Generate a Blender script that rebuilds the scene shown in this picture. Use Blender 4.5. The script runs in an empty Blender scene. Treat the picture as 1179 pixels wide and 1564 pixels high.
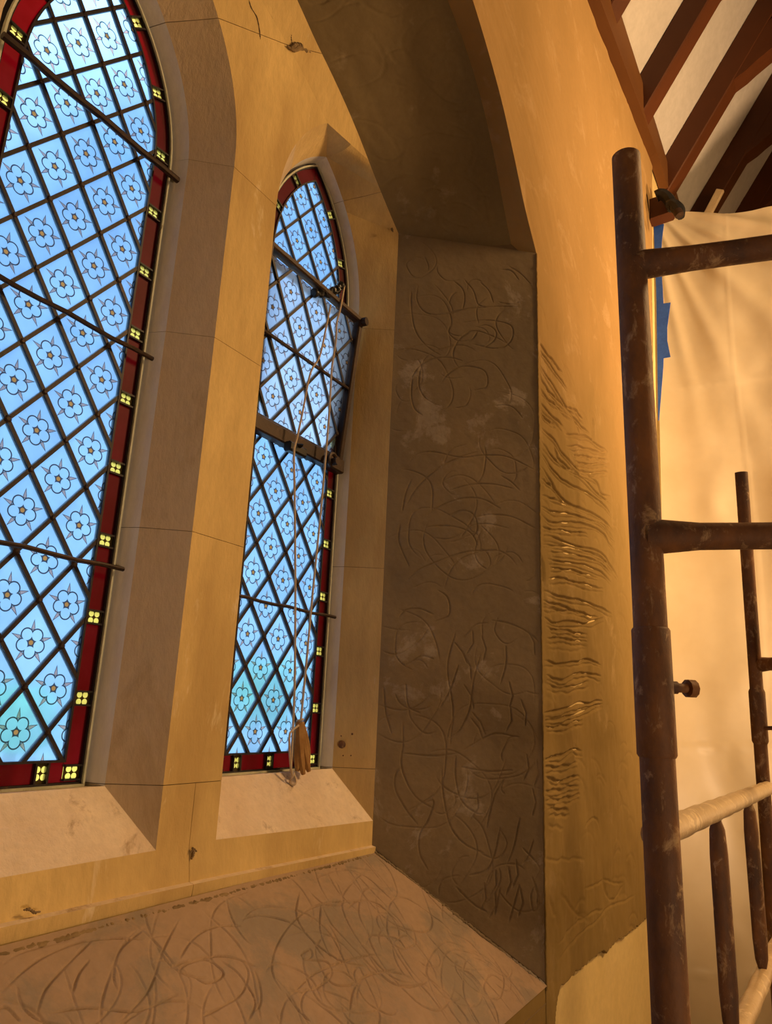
import bpy, bmesh, math, random
import numpy as np
from mathutils import Vector, Matrix
random.seed(7); RNG = np.random.default_rng(7)
SC = bpy.context.scene
COL = SC.collection

# ---------------------------------------------------------------- scale
# plan unit u = 1.25 m; the glass plane is Y = 1 u in front of the camera, X runs along the wall
S = 1.25; H = 3.0
def W(p): return Vector((p[0]*S, p[1]*S, p[2]*S + H))

# ---------------------------------------------------------------- camera
F = 1117.135; CX, CY = 589.5, 782.0
cX = np.array([0.50964337, 0.24578022, 0.82453364])
cY = np.array([-0.85934889, 0.09837664, 0.50183814])
cZ = np.array([0.04222704, -0.96432055, 0.26134796])
cd = bpy.data.cameras.new('camera'); cam = bpy.data.objects.new('camera', cd); COL.objects.link(cam)
cd.sensor_fit = 'VERTICAL'; cd.sensor_height = 24.0; cd.lens = F/1564*24.0; cd.clip_start = 0.02; cd.clip_end = 300
right = Vector((cX[0], cY[0], cZ[0])); up = -Vector((cX[1], cY[1], cZ[1])); back = -Vector((cX[2], cY[2], cZ[2]))
m = Matrix((right, up, back)).transposed().to_4x4(); m.translation = Vector((0, 0, H)); cam.matrix_world = m
SC.camera = cam
def ray(u, v):
    r = np.array([u-CX, v-CY, F]); return np.array([r@cX, r@cY, r@cZ])
def at_y(u, v, y): r = ray(u, v); return r*(y/r[1])
def at_x(u, v, x): r = ray(u, v); return r*(x/r[0])
def at_d(u, v, d): return ray(u, v)/F*d
def on_plane(u, v, p0, n):
    r = ray(u, v); return r*(np.dot(p0, n)/np.dot(r, n))

# ---------------------------------------------------------------- colour management
SC.view_settings.view_transform = 'Standard'; SC.view_settings.look = 'None'
SC.view_settings.gamma = 1.0; SC.view_settings.use_curve_mapping = False
SC.view_settings.exposure = 0.0
SC.cycles.use_denoising = True
SC.cycles.max_bounces = 10; SC.cycles.transparent_max_bounces = 24
SC.cycles.sample_clamp_indirect = 4.0; SC.cycles.caustics_reflective = False

# ---------------------------------------------------------------- sky
def build_world():
    w = bpy.data.worlds.new('sky'); SC.world = w; w.use_nodes = True
    nt = w.node_tree; nt.nodes.clear()
    N = nt.nodes.new; L = nt.links.new
    tc = N('ShaderNodeTexCoord'); sep = N('ShaderNodeSeparateXYZ'); L(tc.outputs['Generated'], sep.inputs[0])
    cr = N('ShaderNodeValToRGB'); L(sep.outputs['Z'], cr.inputs[0])
    e = cr.color_ramp.elements
    e[0].position = 0.0; e[0].color = (1.0, 1.12, 1.22, 1)
    e[1].position = 0.85; e[1].color = (0.40, 0.66, 1.0, 1)
    x = e.new(0.25); x.color = (0.78, 0.98, 1.18, 1)
    mp = N('ShaderNodeMapping'); mp.inputs['Scale'].default_value = (1.0, 1.0, 2.0); L(tc.outputs['Generated'], mp.inputs[0])
    no = N('ShaderNodeTexNoise'); no.inputs['Scale'].default_value = 2.1; no.inputs['Detail'].default_value = 5; L(mp.outputs[0], no.inputs['Vector'])
    ad = N('ShaderNodeMath'); ad.operation = 'MULTIPLY_ADD'; L(sep.outputs['Z'], ad.inputs[0]); ad.inputs[1].default_value = 1.0; L(no.outputs[0], ad.inputs[2])
    cl = N('ShaderNodeValToRGB'); L(ad.outputs[0], cl.inputs[0]); c = cl.color_ramp.elements
    c[0].position = 1.08; c[0].color = (0, 0, 0, 1); c[1].position = 1.24; c[1].color = (1, 1, 1, 1)
    c[0].position = 0.0
    cl.color_ramp.elements[0].position = 0.0
    mr = N('ShaderNodeMapRange'); L(ad.outputs[0], mr.inputs[0]); mr.inputs[1].default_value = 1.04; mr.inputs[2].default_value = 1.20
    mx = N('ShaderNodeMix'); mx.data_type = 'RGBA'; L(mr.outputs[0], mx.inputs['Factor']); L(cr.outputs[0], mx.inputs['A']); mx.inputs['B'].default_value = (3.2, 3.1, 3.0, 1)
    nt.nodes.remove(cl)
    bg = N('ShaderNodeBackground'); L(mx.outputs['Result'], bg.inputs[0]); bg.inputs[1].default_value = 1.15
    o = N('ShaderNodeOutputWorld'); L(bg.outputs[0], o.inputs[0])
build_world()

# ---------------------------------------------------------------- lamps of the room (halogen work lights and a hanging lamp)
def area(name, loc, aim, size, power, col, spread=180):
    d = bpy.data.lights.new(name, 'AREA'); d.shape = 'DISK'; d.size = size; d.energy = power; d.color = col; d.spread = math.radians(spread)
    o = bpy.data.objects.new(name, d); COL.objects.link(o); o.location = W(loc)
    o.rotation_euler = (W(aim)-W(loc)).to_track_quat('-Z', 'Y').to_euler(); return o
WARM = (1.0, 0.60, 0.25)
area('nave_lamp', (3.0, -1.9, 2.5), (1.2, 0.9, 0.5), 0.9, 158, WARM)
area('work_light', (0.1, -1.6, -0.6), (0.9, 0.9, 0.3), 0.6, 24, (1.0, 0.66, 0.38))
area('far_work_light', (2.3, -2.3, -0.2), (3.9, -0.7, 1.0), 0.5, 185, (1.0, 0.60, 0.28), 100)

# ---------------------------------------------------------------- materials
def nodes(name):
    m = bpy.data.materials.new(name); m.use_nodes = True; nt = m.node_tree
    return m, nt, nt.nodes.new, nt.links.new, nt.nodes['Principled BSDF']
def M(nt, op, a, b=None, c=None):
    n = nt.nodes.new('ShaderNodeMath'); n.operation = op
    for i, v in enumerate((a, b, c)):
        if v is None: continue
        if isinstance(v, (int, float)): n.inputs[i].default_value = v
        else: nt.links.new(v, n.inputs[i])
    return n.outputs[0]
def mixc(nt, f, a, b):
    n = nt.nodes.new('ShaderNodeMix'); n.data_type = 'RGBA'
    for k, v in (('Factor', f), ('A', a), ('B', b)):
        if isinstance(v, tuple): n.inputs[k].default_value = (*v, 1) if len(v) == 3 else v
        elif isinstance(v, (int, float)): n.inputs[k].default_value = v
        else: nt.links.new(v, n.inputs[k])
    return n.outputs['Result']
def noise(nt, scale, detail=4, rough=.55, stretch=(1, 1, 1), coord='Object', dist=0.0):
    tc = nt.nodes.new('ShaderNodeTexCoord'); mp = nt.nodes.new('ShaderNodeMapping'); mp.inputs['Scale'].default_value = stretch
    nt.links.new(tc.outputs[coord], mp.inputs[0])
    n = nt.nodes.new('ShaderNodeTexNoise'); n.inputs['Scale'].default_value = scale; n.inputs['Detail'].default_value = detail
    n.inputs['Roughness'].default_value = rough; n.inputs['Distortion'].default_value = dist
    nt.links.new(mp.outputs[0], n.inputs['Vector']); return n.outputs[0]
def ramp(nt, f, lo, hi):
    r = nt.nodes.new('ShaderNodeMapRange'); nt.links.new(f, r.inputs[0]); r.inputs[1].default_value = lo; r.inputs[2].default_value = hi; return r.outputs[0]
def bump(nt, bsdf, h, strength, dist=.002, prev=None):
    b = nt.nodes.new('ShaderNodeBump'); b.inputs['Strength'].default_value = strength; b.inputs['Distance'].default_value = dist
    nt.links.new(h, b.inputs['Height']); nt.links.new(b.outputs[0], bsdf.inputs['Normal'])
    if prev: nt.links.new(prev, b.inputs['Normal'])
    return b.outputs[0]
def surface(name, c1, c2, c3=None, scale=4, fine=60, rough=.85, bs=.35, stretch=(1, 1, 1), metal=0, spot=(.62, .7), bd=.002, rnd=0):
    m, nt, N, L, b = nodes(name)
    n1 = noise(nt, scale, 5, .6, stretch); c = mixc(nt, ramp(nt, n1, .35, .65), c1, c2)
    n3 = noise(nt, fine, 5, .65, stretch)
    if c3: c = mixc(nt, ramp(nt, noise(nt, scale*2.3, 6, .7, stretch, dist=.4), *spot), c, c3)
    c = mixc(nt, M(nt, 'MULTIPLY', ramp(nt, n3, .35, .75), .35), c, tuple(x*.6 for x in c1))
    if rnd:
        oi = N('ShaderNodeObjectInfo'); hs = N('ShaderNodeHueSaturation'); L(c, hs.inputs['Color'])
        L(M(nt, 'MULTIPLY_ADD', oi.outputs['Random'], rnd, 1-rnd/2), hs.inputs['Value']); c = hs.outputs[0]
    L(c, b.inputs['Base Color']); b.inputs['Roughness'].default_value = rough; b.inputs['Metallic'].default_value = metal
    if 'Specular IOR Level' in b.inputs: b.inputs['Specular IOR Level'].default_value = .25
    bump(nt, b, n3, bs, bd); return m
MT = {}
MT['stone'] = surface('limestone', (.70, .51, .22), (.47, .32, .13), (.70, .57, .36), 4.5, 70, .9, .8, (1, 1, .35), rnd=.06, bd=.003)
MT['stone_splay'] = surface('bare_limestone', (.66, .52, .34), (.54, .41, .25), (.46, .34, .20), 3.2, 75, .92, .9, (1, 1, .4), spot=(.56, .7), bd=.003)
MT['stone_reveal'] = surface('daylit_rebate', (.88, .86, .84), (.74, .70, .64), None, 4, 75, .92, .6, (1, 1, .3))  # window daylight on the rebate put into a paler stone colour
MT['sill'] = surface('weathered_sill', (.80, .66, .50), (.70, .55, .40), (.40, .28, .17), 6.0, 60, .92, .9, bd=.004, spot=(.56, .70))
MT['joint'] = surface('dark_joint', (.20, .14, .08), (.14, .10, .06), None, 9, 80)
MT['joint_rough'] = surface('crumbling_mortar', (.30, .21, .11), (.16, .11, .06), None, 20, 90, .95, .9)
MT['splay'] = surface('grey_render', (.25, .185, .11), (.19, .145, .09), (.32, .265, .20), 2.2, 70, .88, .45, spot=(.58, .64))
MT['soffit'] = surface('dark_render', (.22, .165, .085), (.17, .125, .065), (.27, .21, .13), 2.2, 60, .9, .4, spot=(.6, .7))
MT['plaster'] = surface('ochre_render', (.47, .325, .14), (.38, .25, .10), (.52, .37, .20), 1.6, 45, .9, .5, (1, 1, .6), spot=(.55, .7))
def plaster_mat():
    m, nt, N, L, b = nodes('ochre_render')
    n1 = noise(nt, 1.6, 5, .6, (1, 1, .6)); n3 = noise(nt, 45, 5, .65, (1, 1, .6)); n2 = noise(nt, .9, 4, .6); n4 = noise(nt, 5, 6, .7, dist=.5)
    tone_hi = mixc(nt, ramp(nt, n1, .35, .65), (.37, .235, .10), (.31, .195, .078)); tone_hi = mixc(nt, ramp(nt, n4, .56, .72), tone_hi, (.43, .29, .15))
    tone_lo = mixc(nt, ramp(nt, n1, .35, .65), (.25, .17, .062), (.19, .13, .045)); tone_lo = mixc(nt, ramp(nt, n4, .58, .72), tone_lo, (.30, .215, .10))
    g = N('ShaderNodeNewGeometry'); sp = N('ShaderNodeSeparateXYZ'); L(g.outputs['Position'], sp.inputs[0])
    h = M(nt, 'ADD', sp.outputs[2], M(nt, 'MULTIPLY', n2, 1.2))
    c = mixc(nt, ramp(nt, h, 3.0+1.0+.45, 3.0+1.5+.65), tone_lo, tone_hi)  # darker olive tone low on the wall, paler ochre above
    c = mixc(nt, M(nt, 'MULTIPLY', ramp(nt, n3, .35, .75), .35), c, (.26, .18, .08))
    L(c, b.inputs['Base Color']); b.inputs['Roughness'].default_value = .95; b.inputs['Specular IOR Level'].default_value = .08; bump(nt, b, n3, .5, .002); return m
MT['slope'] = surface('brown_render', (.40, .28, .19), (.33, .235, .17), (.27, .215, .165), 2.0, 60, .9, .5, spot=(.5, .6))
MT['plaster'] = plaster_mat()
MT['cream'] = surface('cream_paint', (.70, .55, .26), (.64, .49, .21), None, 3, 40, .6, .1)
MT['white'] = surface('white_ceiling', (.50, .48, .47), (.45, .43, .42), None, 2, 20, .9, .1)
MT['oak'] = surface('dark_oak', (.085, .026, .008), (.05, .015, .005), (.12, .04, .012), 2.0, 40, .55, .3, (1, .25, .25), spot=(.6, .75))
MT['plate'] = surface('brown_timber', (.14, .058, .016), (.095, .036, .010), None, 2.0, 40, .6, .3, (.25, 1, 1))
MT['rust'] = surface('rusty_steel', (.23, .105, .042), (.085, .048, .036), (.42, .29, .16), 16, 85, .6, .7, (1, 1, .6), metal=.0, spot=(.55, .68))
MT['wrap'] = surface('plastic_wrapped_bar', (.62, .47, .28), (.48, .34, .18), (.75, .6, .38), 9, 30, .35, .8, spot=(.55, .6), bd=.004)
MT['lead'] = surface('lead_came', (.016, .014, .02), (.03, .022, .024), (.10, .055, .03), 12, 90, .5, .3, metal=.2, spot=(.62, .72))
MT['iron'] = surface('painted_iron', (.045, .025, .016), (.025, .015, .012), (.12, .055, .025), 10, 90, .5, .4, metal=.3, spot=(.6, .7))
MT['bead'] = surface('pale_putty', (.62, .64, .52), (.45, .46, .36), (.25, .22, .14), 14, 60, .6, .4, spot=(.62, .7))
MT['tape'] = surface('blue_tape', (.045, .15, .72), (.035, .12, .62), None, 20, 80, .55, .2)
MT['cord'] = surface('cotton_cord', (.60, .48, .34), (.5, .38, .26), None, 60, 300, .9, .3)
MT['rag'] = surface('brown_cloth', (.42, .25, .10), (.30, .16, .06), None, 25, 120, .95, .5)
MT['black'] = surface('black_plastic', (.012, .012, .014), (.02, .02, .02), None, 20, 80, .3, .1)
MT['lit_strip'] = surface('rafter_lit_strip', (.85, .70, .48), (.8, .62, .4), None, 6, 60, .6, .2)  # pale colour standing for light on a rafter
MT['grass'] = surface('pale_path', (.62, .66, .68), (.55, .62, .58), None, 1, 20)
MT['leaf'] = surface('tree_foliage', (.30, .75, .42), (.38, .85, .52), None, 2, 20)
MT['bark'] = surface('tree_bark', (.10, .07, .05), (.07, .05, .04), None, 4, 20)
MT['floor'] = surface('floor_stone', (.25, .2, .14), (.2, .16, .11), None, 2, 20)

def glass_mat(name, tint, haze, flower=True, kind='rose'):
    m, nt, N, L, b = nodes(name); nt.nodes.remove(b); out = nt.nodes['Material Output']
    n = noise(nt, 9, 4, .6); n2 = noise(nt, 2.2, 3, .5)
    oi = N('ShaderNodeObjectInfo')
    col = mixc(nt, ramp(nt, n, .3, .7), tint, tuple(min(1, x*1.12+.03) for x in tint))
    col = mixc(nt, M(nt, 'MULTIPLY', oi.outputs['Random'], .25), col, tuple(x*.8 for x in tint))
    tr = N('ShaderNodeBsdfTransparent'); L(col, tr.inputs[0])
    tl = N('ShaderNodeBsdfTranslucent'); L(col, tl.inputs[0])
    rf = N('ShaderNodeBsdfRefraction'); L(col, rf.inputs[0]); rf.inputs['Roughness'].default_value = .32; rf.inputs['IOR'].default_value = 1.04
    a = N('ShaderNodeMixShader'); a.inputs[0].default_value = .6; L(tr.outputs[0], a.inputs[1]); L(rf.outputs[0], a.inputs[2])
    a2 = N('ShaderNodeMixShader'); a2.inputs[0].default_value = haze; L(a.outputs[0], a2.inputs[1]); L(tl.outputs[0], a2.inputs[2])
    sh = a2.outputs[0]
    uv = N('ShaderNodeUVMap'); uv.uv_map = 'UVMap'; sp = N('ShaderNodeSeparateXYZ'); L(uv.outputs[0], sp.inputs[0])
    x, y = sp.outputs[0], sp.outputs[1]
    if kind == 'rose':
        r = M(nt, 'SQRT', M(nt, 'ADD', M(nt, 'MULTIPLY', x, x), M(nt, 'MULTIPLY', y, y)))
        ang = M(nt, 'DIVIDE', M(nt, 'ARCTAN2', x, M(nt, 'MULTIPLY', y, -1.0)), 2*math.pi/5)
        def fold(off):
            a = M(nt, 'ADD', ang, off); fr = M(nt, 'SUBTRACT', a, M(nt, 'ROUND', a)); return M(nt, 'MULTIPLY', fr, 2*math.pi/5)
        ph = fold(0.0); px = M(nt, 'MULTIPLY', r, M(nt, 'COSINE', ph)); pz = M(nt, 'MULTIPLY', r, M(nt, 'SINE', ph))
        d = M(nt, 'SQRT', M(nt, 'ADD', M(nt, 'POWER', M(nt, 'ABSOLUTE', M(nt, 'SUBTRACT', px, .0136)), 2.0), M(nt, 'MULTIPLY', pz, pz)))
        ring = M(nt, 'LESS_THAN', M(nt, 'ABSOLUTE', M(nt, 'SUBTRACT', d, .0092)), .00105)
        cen = M(nt, 'LESS_THAN', r, .0036)
        cenring = M(nt, 'LESS_THAN', M(nt, 'ABSOLUTE', M(nt, 'SUBTRACT', r, .0041)), .0007)
        ps = fold(0.5); sx = M(nt, 'MULTIPLY', r, M(nt, 'COSINE', ps)); sz = M(nt, 'ABSOLUTE', M(nt, 'MULTIPLY', r, M(nt, 'SINE', ps)))
        wd = M(nt, 'MULTIPLY', M(nt, 'SUBTRACT', .0345, sx), .24)
        ins = M(nt, 'MULTIPLY', M(nt, 'LESS_THAN', sz, M(nt, 'MINIMUM', wd, .0030)), M(nt, 'GREATER_THAN', sx, .0185))
        inn = M(nt, 'MULTIPLY', M(nt, 'LESS_THAN', sz, M(nt, 'SUBTRACT', M(nt, 'MINIMUM', wd, .0030), .0008)), M(nt, 'GREATER_THAN', sx, .0195))
        dark = M(nt, 'MAXIMUM', M(nt, 'MAXIMUM', ring, cenring), M(nt, 'SUBTRACT', ins, inn))
        stain = N('ShaderNodeBsdfTransparent'); stain.inputs[0].default_value = (.55, .24, .14, 1)
        core = N('ShaderNodeBsdfTranslucent'); core.inputs[0].default_value = (.55, .22, .06, 1)
        ink = N('ShaderNodeBsdfDiffuse'); ink.inputs[0].default_value = (.012, .008, .02, 1)
        for f, s in ((M(nt, 'MULTIPLY', inn, .75), stain), (cen, core), (M(nt, 'MULTIPLY', dark, .9), ink)):
            k = N('ShaderNodeMixShader'); L(f, k.inputs[0]); L(sh, k.inputs[1]); L(s.outputs[0], k.inputs[2]); sh = k.outputs[0]
    elif kind == 'quatrefoil':
        ax, ay = M(nt, 'ABSOLUTE', x), M(nt, 'ABSOLUTE', y)
        dx, dy = M(nt, 'SUBTRACT', ax, .0052), M(nt, 'SUBTRACT', ay, .0052)
        d = M(nt, 'SQRT', M(nt, 'ADD', M(nt, 'MULTIPLY', dx, dx), M(nt, 'MULTIPLY', dy, dy)))
        pet = M(nt, 'LESS_THAN', d, .0046)
        core = M(nt, 'LESS_THAN', M(nt, 'ADD', ax, ay), .0022)
        ink = N('ShaderNodeBsdfDiffuse'); ink.inputs[0].default_value = (.05, .035, .01, 1)
        k = N('ShaderNodeMixShader'); L(M(nt, 'MAXIMUM', M(nt, 'SUBTRACT', pet, core), .0), k.inputs[0]); L(ink.outputs[0], k.inputs[1]); L(sh, k.inputs[2]); sh = k.outputs[0]
    gl = N('ShaderNodeBsdfGlossy'); gl.inputs['Roughness'].default_value = .5
    k = N('ShaderNodeMixShader'); k.inputs[0].default_value = .012; L(sh, k.inputs[1]); L(gl.outputs[0], k.inputs[2]); sh = k.outputs[0]
    L(sh, out.inputs[0]); return m
MT['quarry'] = glass_mat('painted_quarry', (.50, .69, .89), .16)
MT['quarry_pale'] = glass_mat('pale_painted_quarry', (.62, .73, .86), .2)
MT['plainq'] = glass_mat('plain_mottled_glass', (.56, .68, .72), .3, kind='plain')
MT['red'] = glass_mat('ruby_glass', (.27, .012, .025), .10, kind='plain')
MT['redbright'] = glass_mat('bright_ruby_glass', (.95, .02, .02), .3, kind='plain')
MT['yellow'] = glass_mat('yellow_flower_glass', (.90, .79, .34), .25, kind='quatrefoil')

def sheet_mat():
    m, nt, N, L, b = nodes('milky_polythene'); nt.nodes.remove(b); out = nt.nodes['Material Output']
    n = noise(nt, 3, 4, .6)
    col = mixc(nt, ramp(nt, n, .35, .65), (.88, .79, .62), (.80, .70, .52))
    df = N('ShaderNodeBsdfDiffuse'); L(col, df.inputs[0]); tl = N('ShaderNodeBsdfTranslucent'); L(col, tl.inputs[0])
    gl = N('ShaderNodeBsdfGlossy'); gl.inputs['Roughness'].default_value = .28
    tr = N('ShaderNodeBsdfTransparent')
    a = N('ShaderNodeMixShader'); a.inputs[0].default_value = .45; L(df.outputs[0], a.inputs[1]); L(tl.outputs[0], a.inputs[2])
    c = N('ShaderNodeMixShader'); c.inputs[0].default_value = .10; L(a.outputs[0], c.inputs[1]); L(gl.outputs[0], c.inputs[2])
    d = N('ShaderNodeMixShader'); d.inputs[0].default_value = .12; L(c.outputs[0], d.inputs[1]); L(tr.outputs[0], d.inputs[2])
    L(d.outputs[0], out.inputs[0]); return m
MT['sheet'] = sheet_mat()

# ---------------------------------------------------------------- mesh helpers (plan units in, metres out)
def tag(o, label=None, cat=None, group=None, kind=None):
    if label: o['label'] = label
    if cat: o['category'] = cat
    if group: o['group'] = group
    if kind: o['kind'] = kind
    return o
def empty(name, loc, label=None, cat=None, group=None, kind=None):
    o = bpy.data.objects.new(name, None); COL.objects.link(o); o.location = W(loc); o.empty_display_size = .1
    return tag(o, label, cat, group, kind)
def mesh(name, vs, fs, mat, parent=None, smooth=False, uvs=None, origin=None):
    me = bpy.data.meshes.new(name)
    org = W(origin) if origin is not None else (parent_origin(parent) if parent else W((0, 0, 0))*0)
    me.from_pydata([W(v)-org for v in vs], [], fs); me.materials.append(MT[mat] if isinstance(mat, str) else mat)
    if uvs:
        l = me.uv_layers.new(name='UVMap'); k = 0
        for f in uvs:
            for p in f: l.data[k].uv = p; k += 1
    if smooth: me.polygons.foreach_set('use_smooth', [True]*len(me.polygons))
    me.validate(); me.update()
    o = bpy.data.objects.new(name, me); COL.objects.link(o)
    if parent:
        o.parent = parent; o.location = org - parent_origin(parent)
    else: o.location = org
    return o
ORG = {}
def parent_origin(p):
    v = Vector((0, 0, 0))
    while p: v += p.location; p = p.parent
    return v
def fix_normals(o):
    b = bmesh.new(); b.from_mesh(o.data); bmesh.ops.recalc_face_normals(b, faces=b.faces); b.to_mesh(o.data); b.free()
class MB:
    def __init__(s): s.v = []; s.f = []
    def add(s, vs, fs):
        k = len(s.v); s.v += [tuple(map(float, p)) for p in vs]; s.f += [tuple(i+k for i in f) for f in fs]; return s
    def box(s, lo, hi):
        x0, y0, z0 = lo; x1, y1, z1 = hi
        return s.add([(x0, y0, z0), (x1, y0, z0), (x1, y1, z0), (x0, y1, z0), (x0, y0, z1), (x1, y0, z1), (x1, y1, z1), (x0, y1, z1)],
                     [(0, 3, 2, 1), (4, 5, 6, 7), (0, 1, 5, 4), (1, 2, 6, 5), (2, 3, 7, 6), (3, 0, 4, 7)])
    def bar(s, a, b, w, h, upv=(0, 1, 0), bev=0.0):      # box section bar from a to b
        a, b, u = Vector(a), Vector(b), Vector(upv); d = (b-a).normalized(); r = d.cross(u).normalized(); u = r.cross(d)
        if bev:
            pts = [(w/2, h/2-bev), (w/2-bev, h/2), (-w/2+bev, h/2), (-w/2, h/2-bev), (-w/2, -h/2+bev), (-w/2+bev, -h/2), (w/2-bev, -h/2), (w/2, -h/2+bev)]
        else: pts = [(w/2, h/2), (-w/2, h/2), (-w/2, -h/2), (w/2, -h/2)]
        n = len(pts); vs = [c+r*x+u*y for c in (a, b) for x, y in pts]
        return s.add(vs, [(i, (i+1) % n, n+(i+1) % n, n+i) for i in range(n)]+[tuple(range(n))[::-1], tuple(range(n, 2*n))])
    def tube(s, pts, rad, n=12, cap=True, flat=1.0):
        pts = [Vector(p) for p in pts]; k0 = len(s.v); m = len(pts)
        if not hasattr(rad, '__len__'): rad = [rad]*m
        t = (pts[1]-pts[0]).normalized(); u = t.orthogonal().normalized()
        for i, p in enumerate(pts):
            t = (pts[min(i+1, m-1)]-pts[max(i-1, 0)]).normalized(); u = (u-t*u.dot(t)).normalized(); v = t.cross(u)
            for j in range(n):
                a = 2*math.pi*j/n; s.v.append(tuple(p+(u*math.cos(a)*flat+v*math.sin(a))*rad[i]))
        for i in range(m-1):
            for j in range(n):
                a = k0+i*n+j; b = k0+i*n+(j+1) % n; s.f.append((a, b, b+n, a+n))
        if cap: s.f.append(tuple(range(k0, k0+n))[::-1]); s.f.append(tuple(range(k0+(m-1)*n, k0+m*n)))
        return s
    def build(s, name, mat, parent=None, smooth=False, origin=None):
        o = mesh(name, s.v, s.f, mat, parent, smooth, None, origin)
        if smooth and hasattr(o.data, 'set_sharp_from_angle'): o.data.set_sharp_from_angle(angle=math.radians(40))
        return o

# ================================================================= WINDOW WALL
XC = .612
def arc(cx, zs, R, a, n, z0, side=1):
    """jamb from z0 up to zs then arc to the apex; x = cx + side*..."""
    pts = [(cx+side*a, z0+(zs-z0)*i/n) for i in range(n)]
    tmax = math.acos((R-a)/R)
    for i in range(n+1):
        t = tmax*i/n; pts.append((cx+side*(a-R+R*math.cos(t)), zs+R*math.sin(t)))
    return pts
def cr(pts, n):
    """Catmull-Rom through pts, n samples uniformly by arc length"""
    P = [np.array(p, float) for p in pts]; P = [2*P[0]-P[1]]+P+[2*P[-1]-P[-2]]; out = []
    for i in range(1, len(P)-2):
        for k in range(16):
            t = k/16; a, b, c, d = P[i-1:i+3]
            out.append(.5*(2*b+(c-a)*t+(2*a-5*b+4*c-d)*t*t+(3*b-a-3*c+d)*t**3))
    out.append(P[-2]); return resample(out, n)
def resample(out, n):
    out = np.array(out, float); d = np.r_[0, np.cumsum(np.linalg.norm(np.diff(out, axis=0), axis=1))]
    t = np.linspace(0, d[-1], n); return np.stack([np.interp(t, d, out[:, k]) for k in range(out.shape[1])], 1)
def loft(mb, a, ya, b, yb):
    n = len(a); va = [(p[0], ya if np.isscalar(ya) else ya[i], p[1]) for i, p in enumerate(a)]
    vb = [(p[0], yb if np.isscalar(yb) else yb[i], p[1]) for i, p in enumerate(b)]
    mb.add(va+vb, [(i, i+1, n+i+1, n+i) for i in range(n-1)])
G, RV, MF, OF, WP = 1.0, .965, .90, .885, .588        # glass, reveal, mullion face, outer frame edge, wall plane
CL, CR = .612, 1.222; ZB = -.132
ARCH_O = [(XC, 1.715), (.72, 1.67), (.85, 1.60), (.981, 1.53), (1.049, 1.492), (1.133, 1.452), (1.226, 1.398), (1.325, 1.325), (1.398, 1.275), (1.456, 1.238)]
ARCH_W = [(XC, 1.92), (.8, 1.875), (1.0, 1.80), (1.15, 1.735), (1.266, 1.672), (1.36, 1.61), (1.455, 1.53), (1.538, 1.43), (1.618, 1.325), (1.705, 1.238)]
J = (1.134, 1.338); APEX_R = (CR, 1.31)
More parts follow.
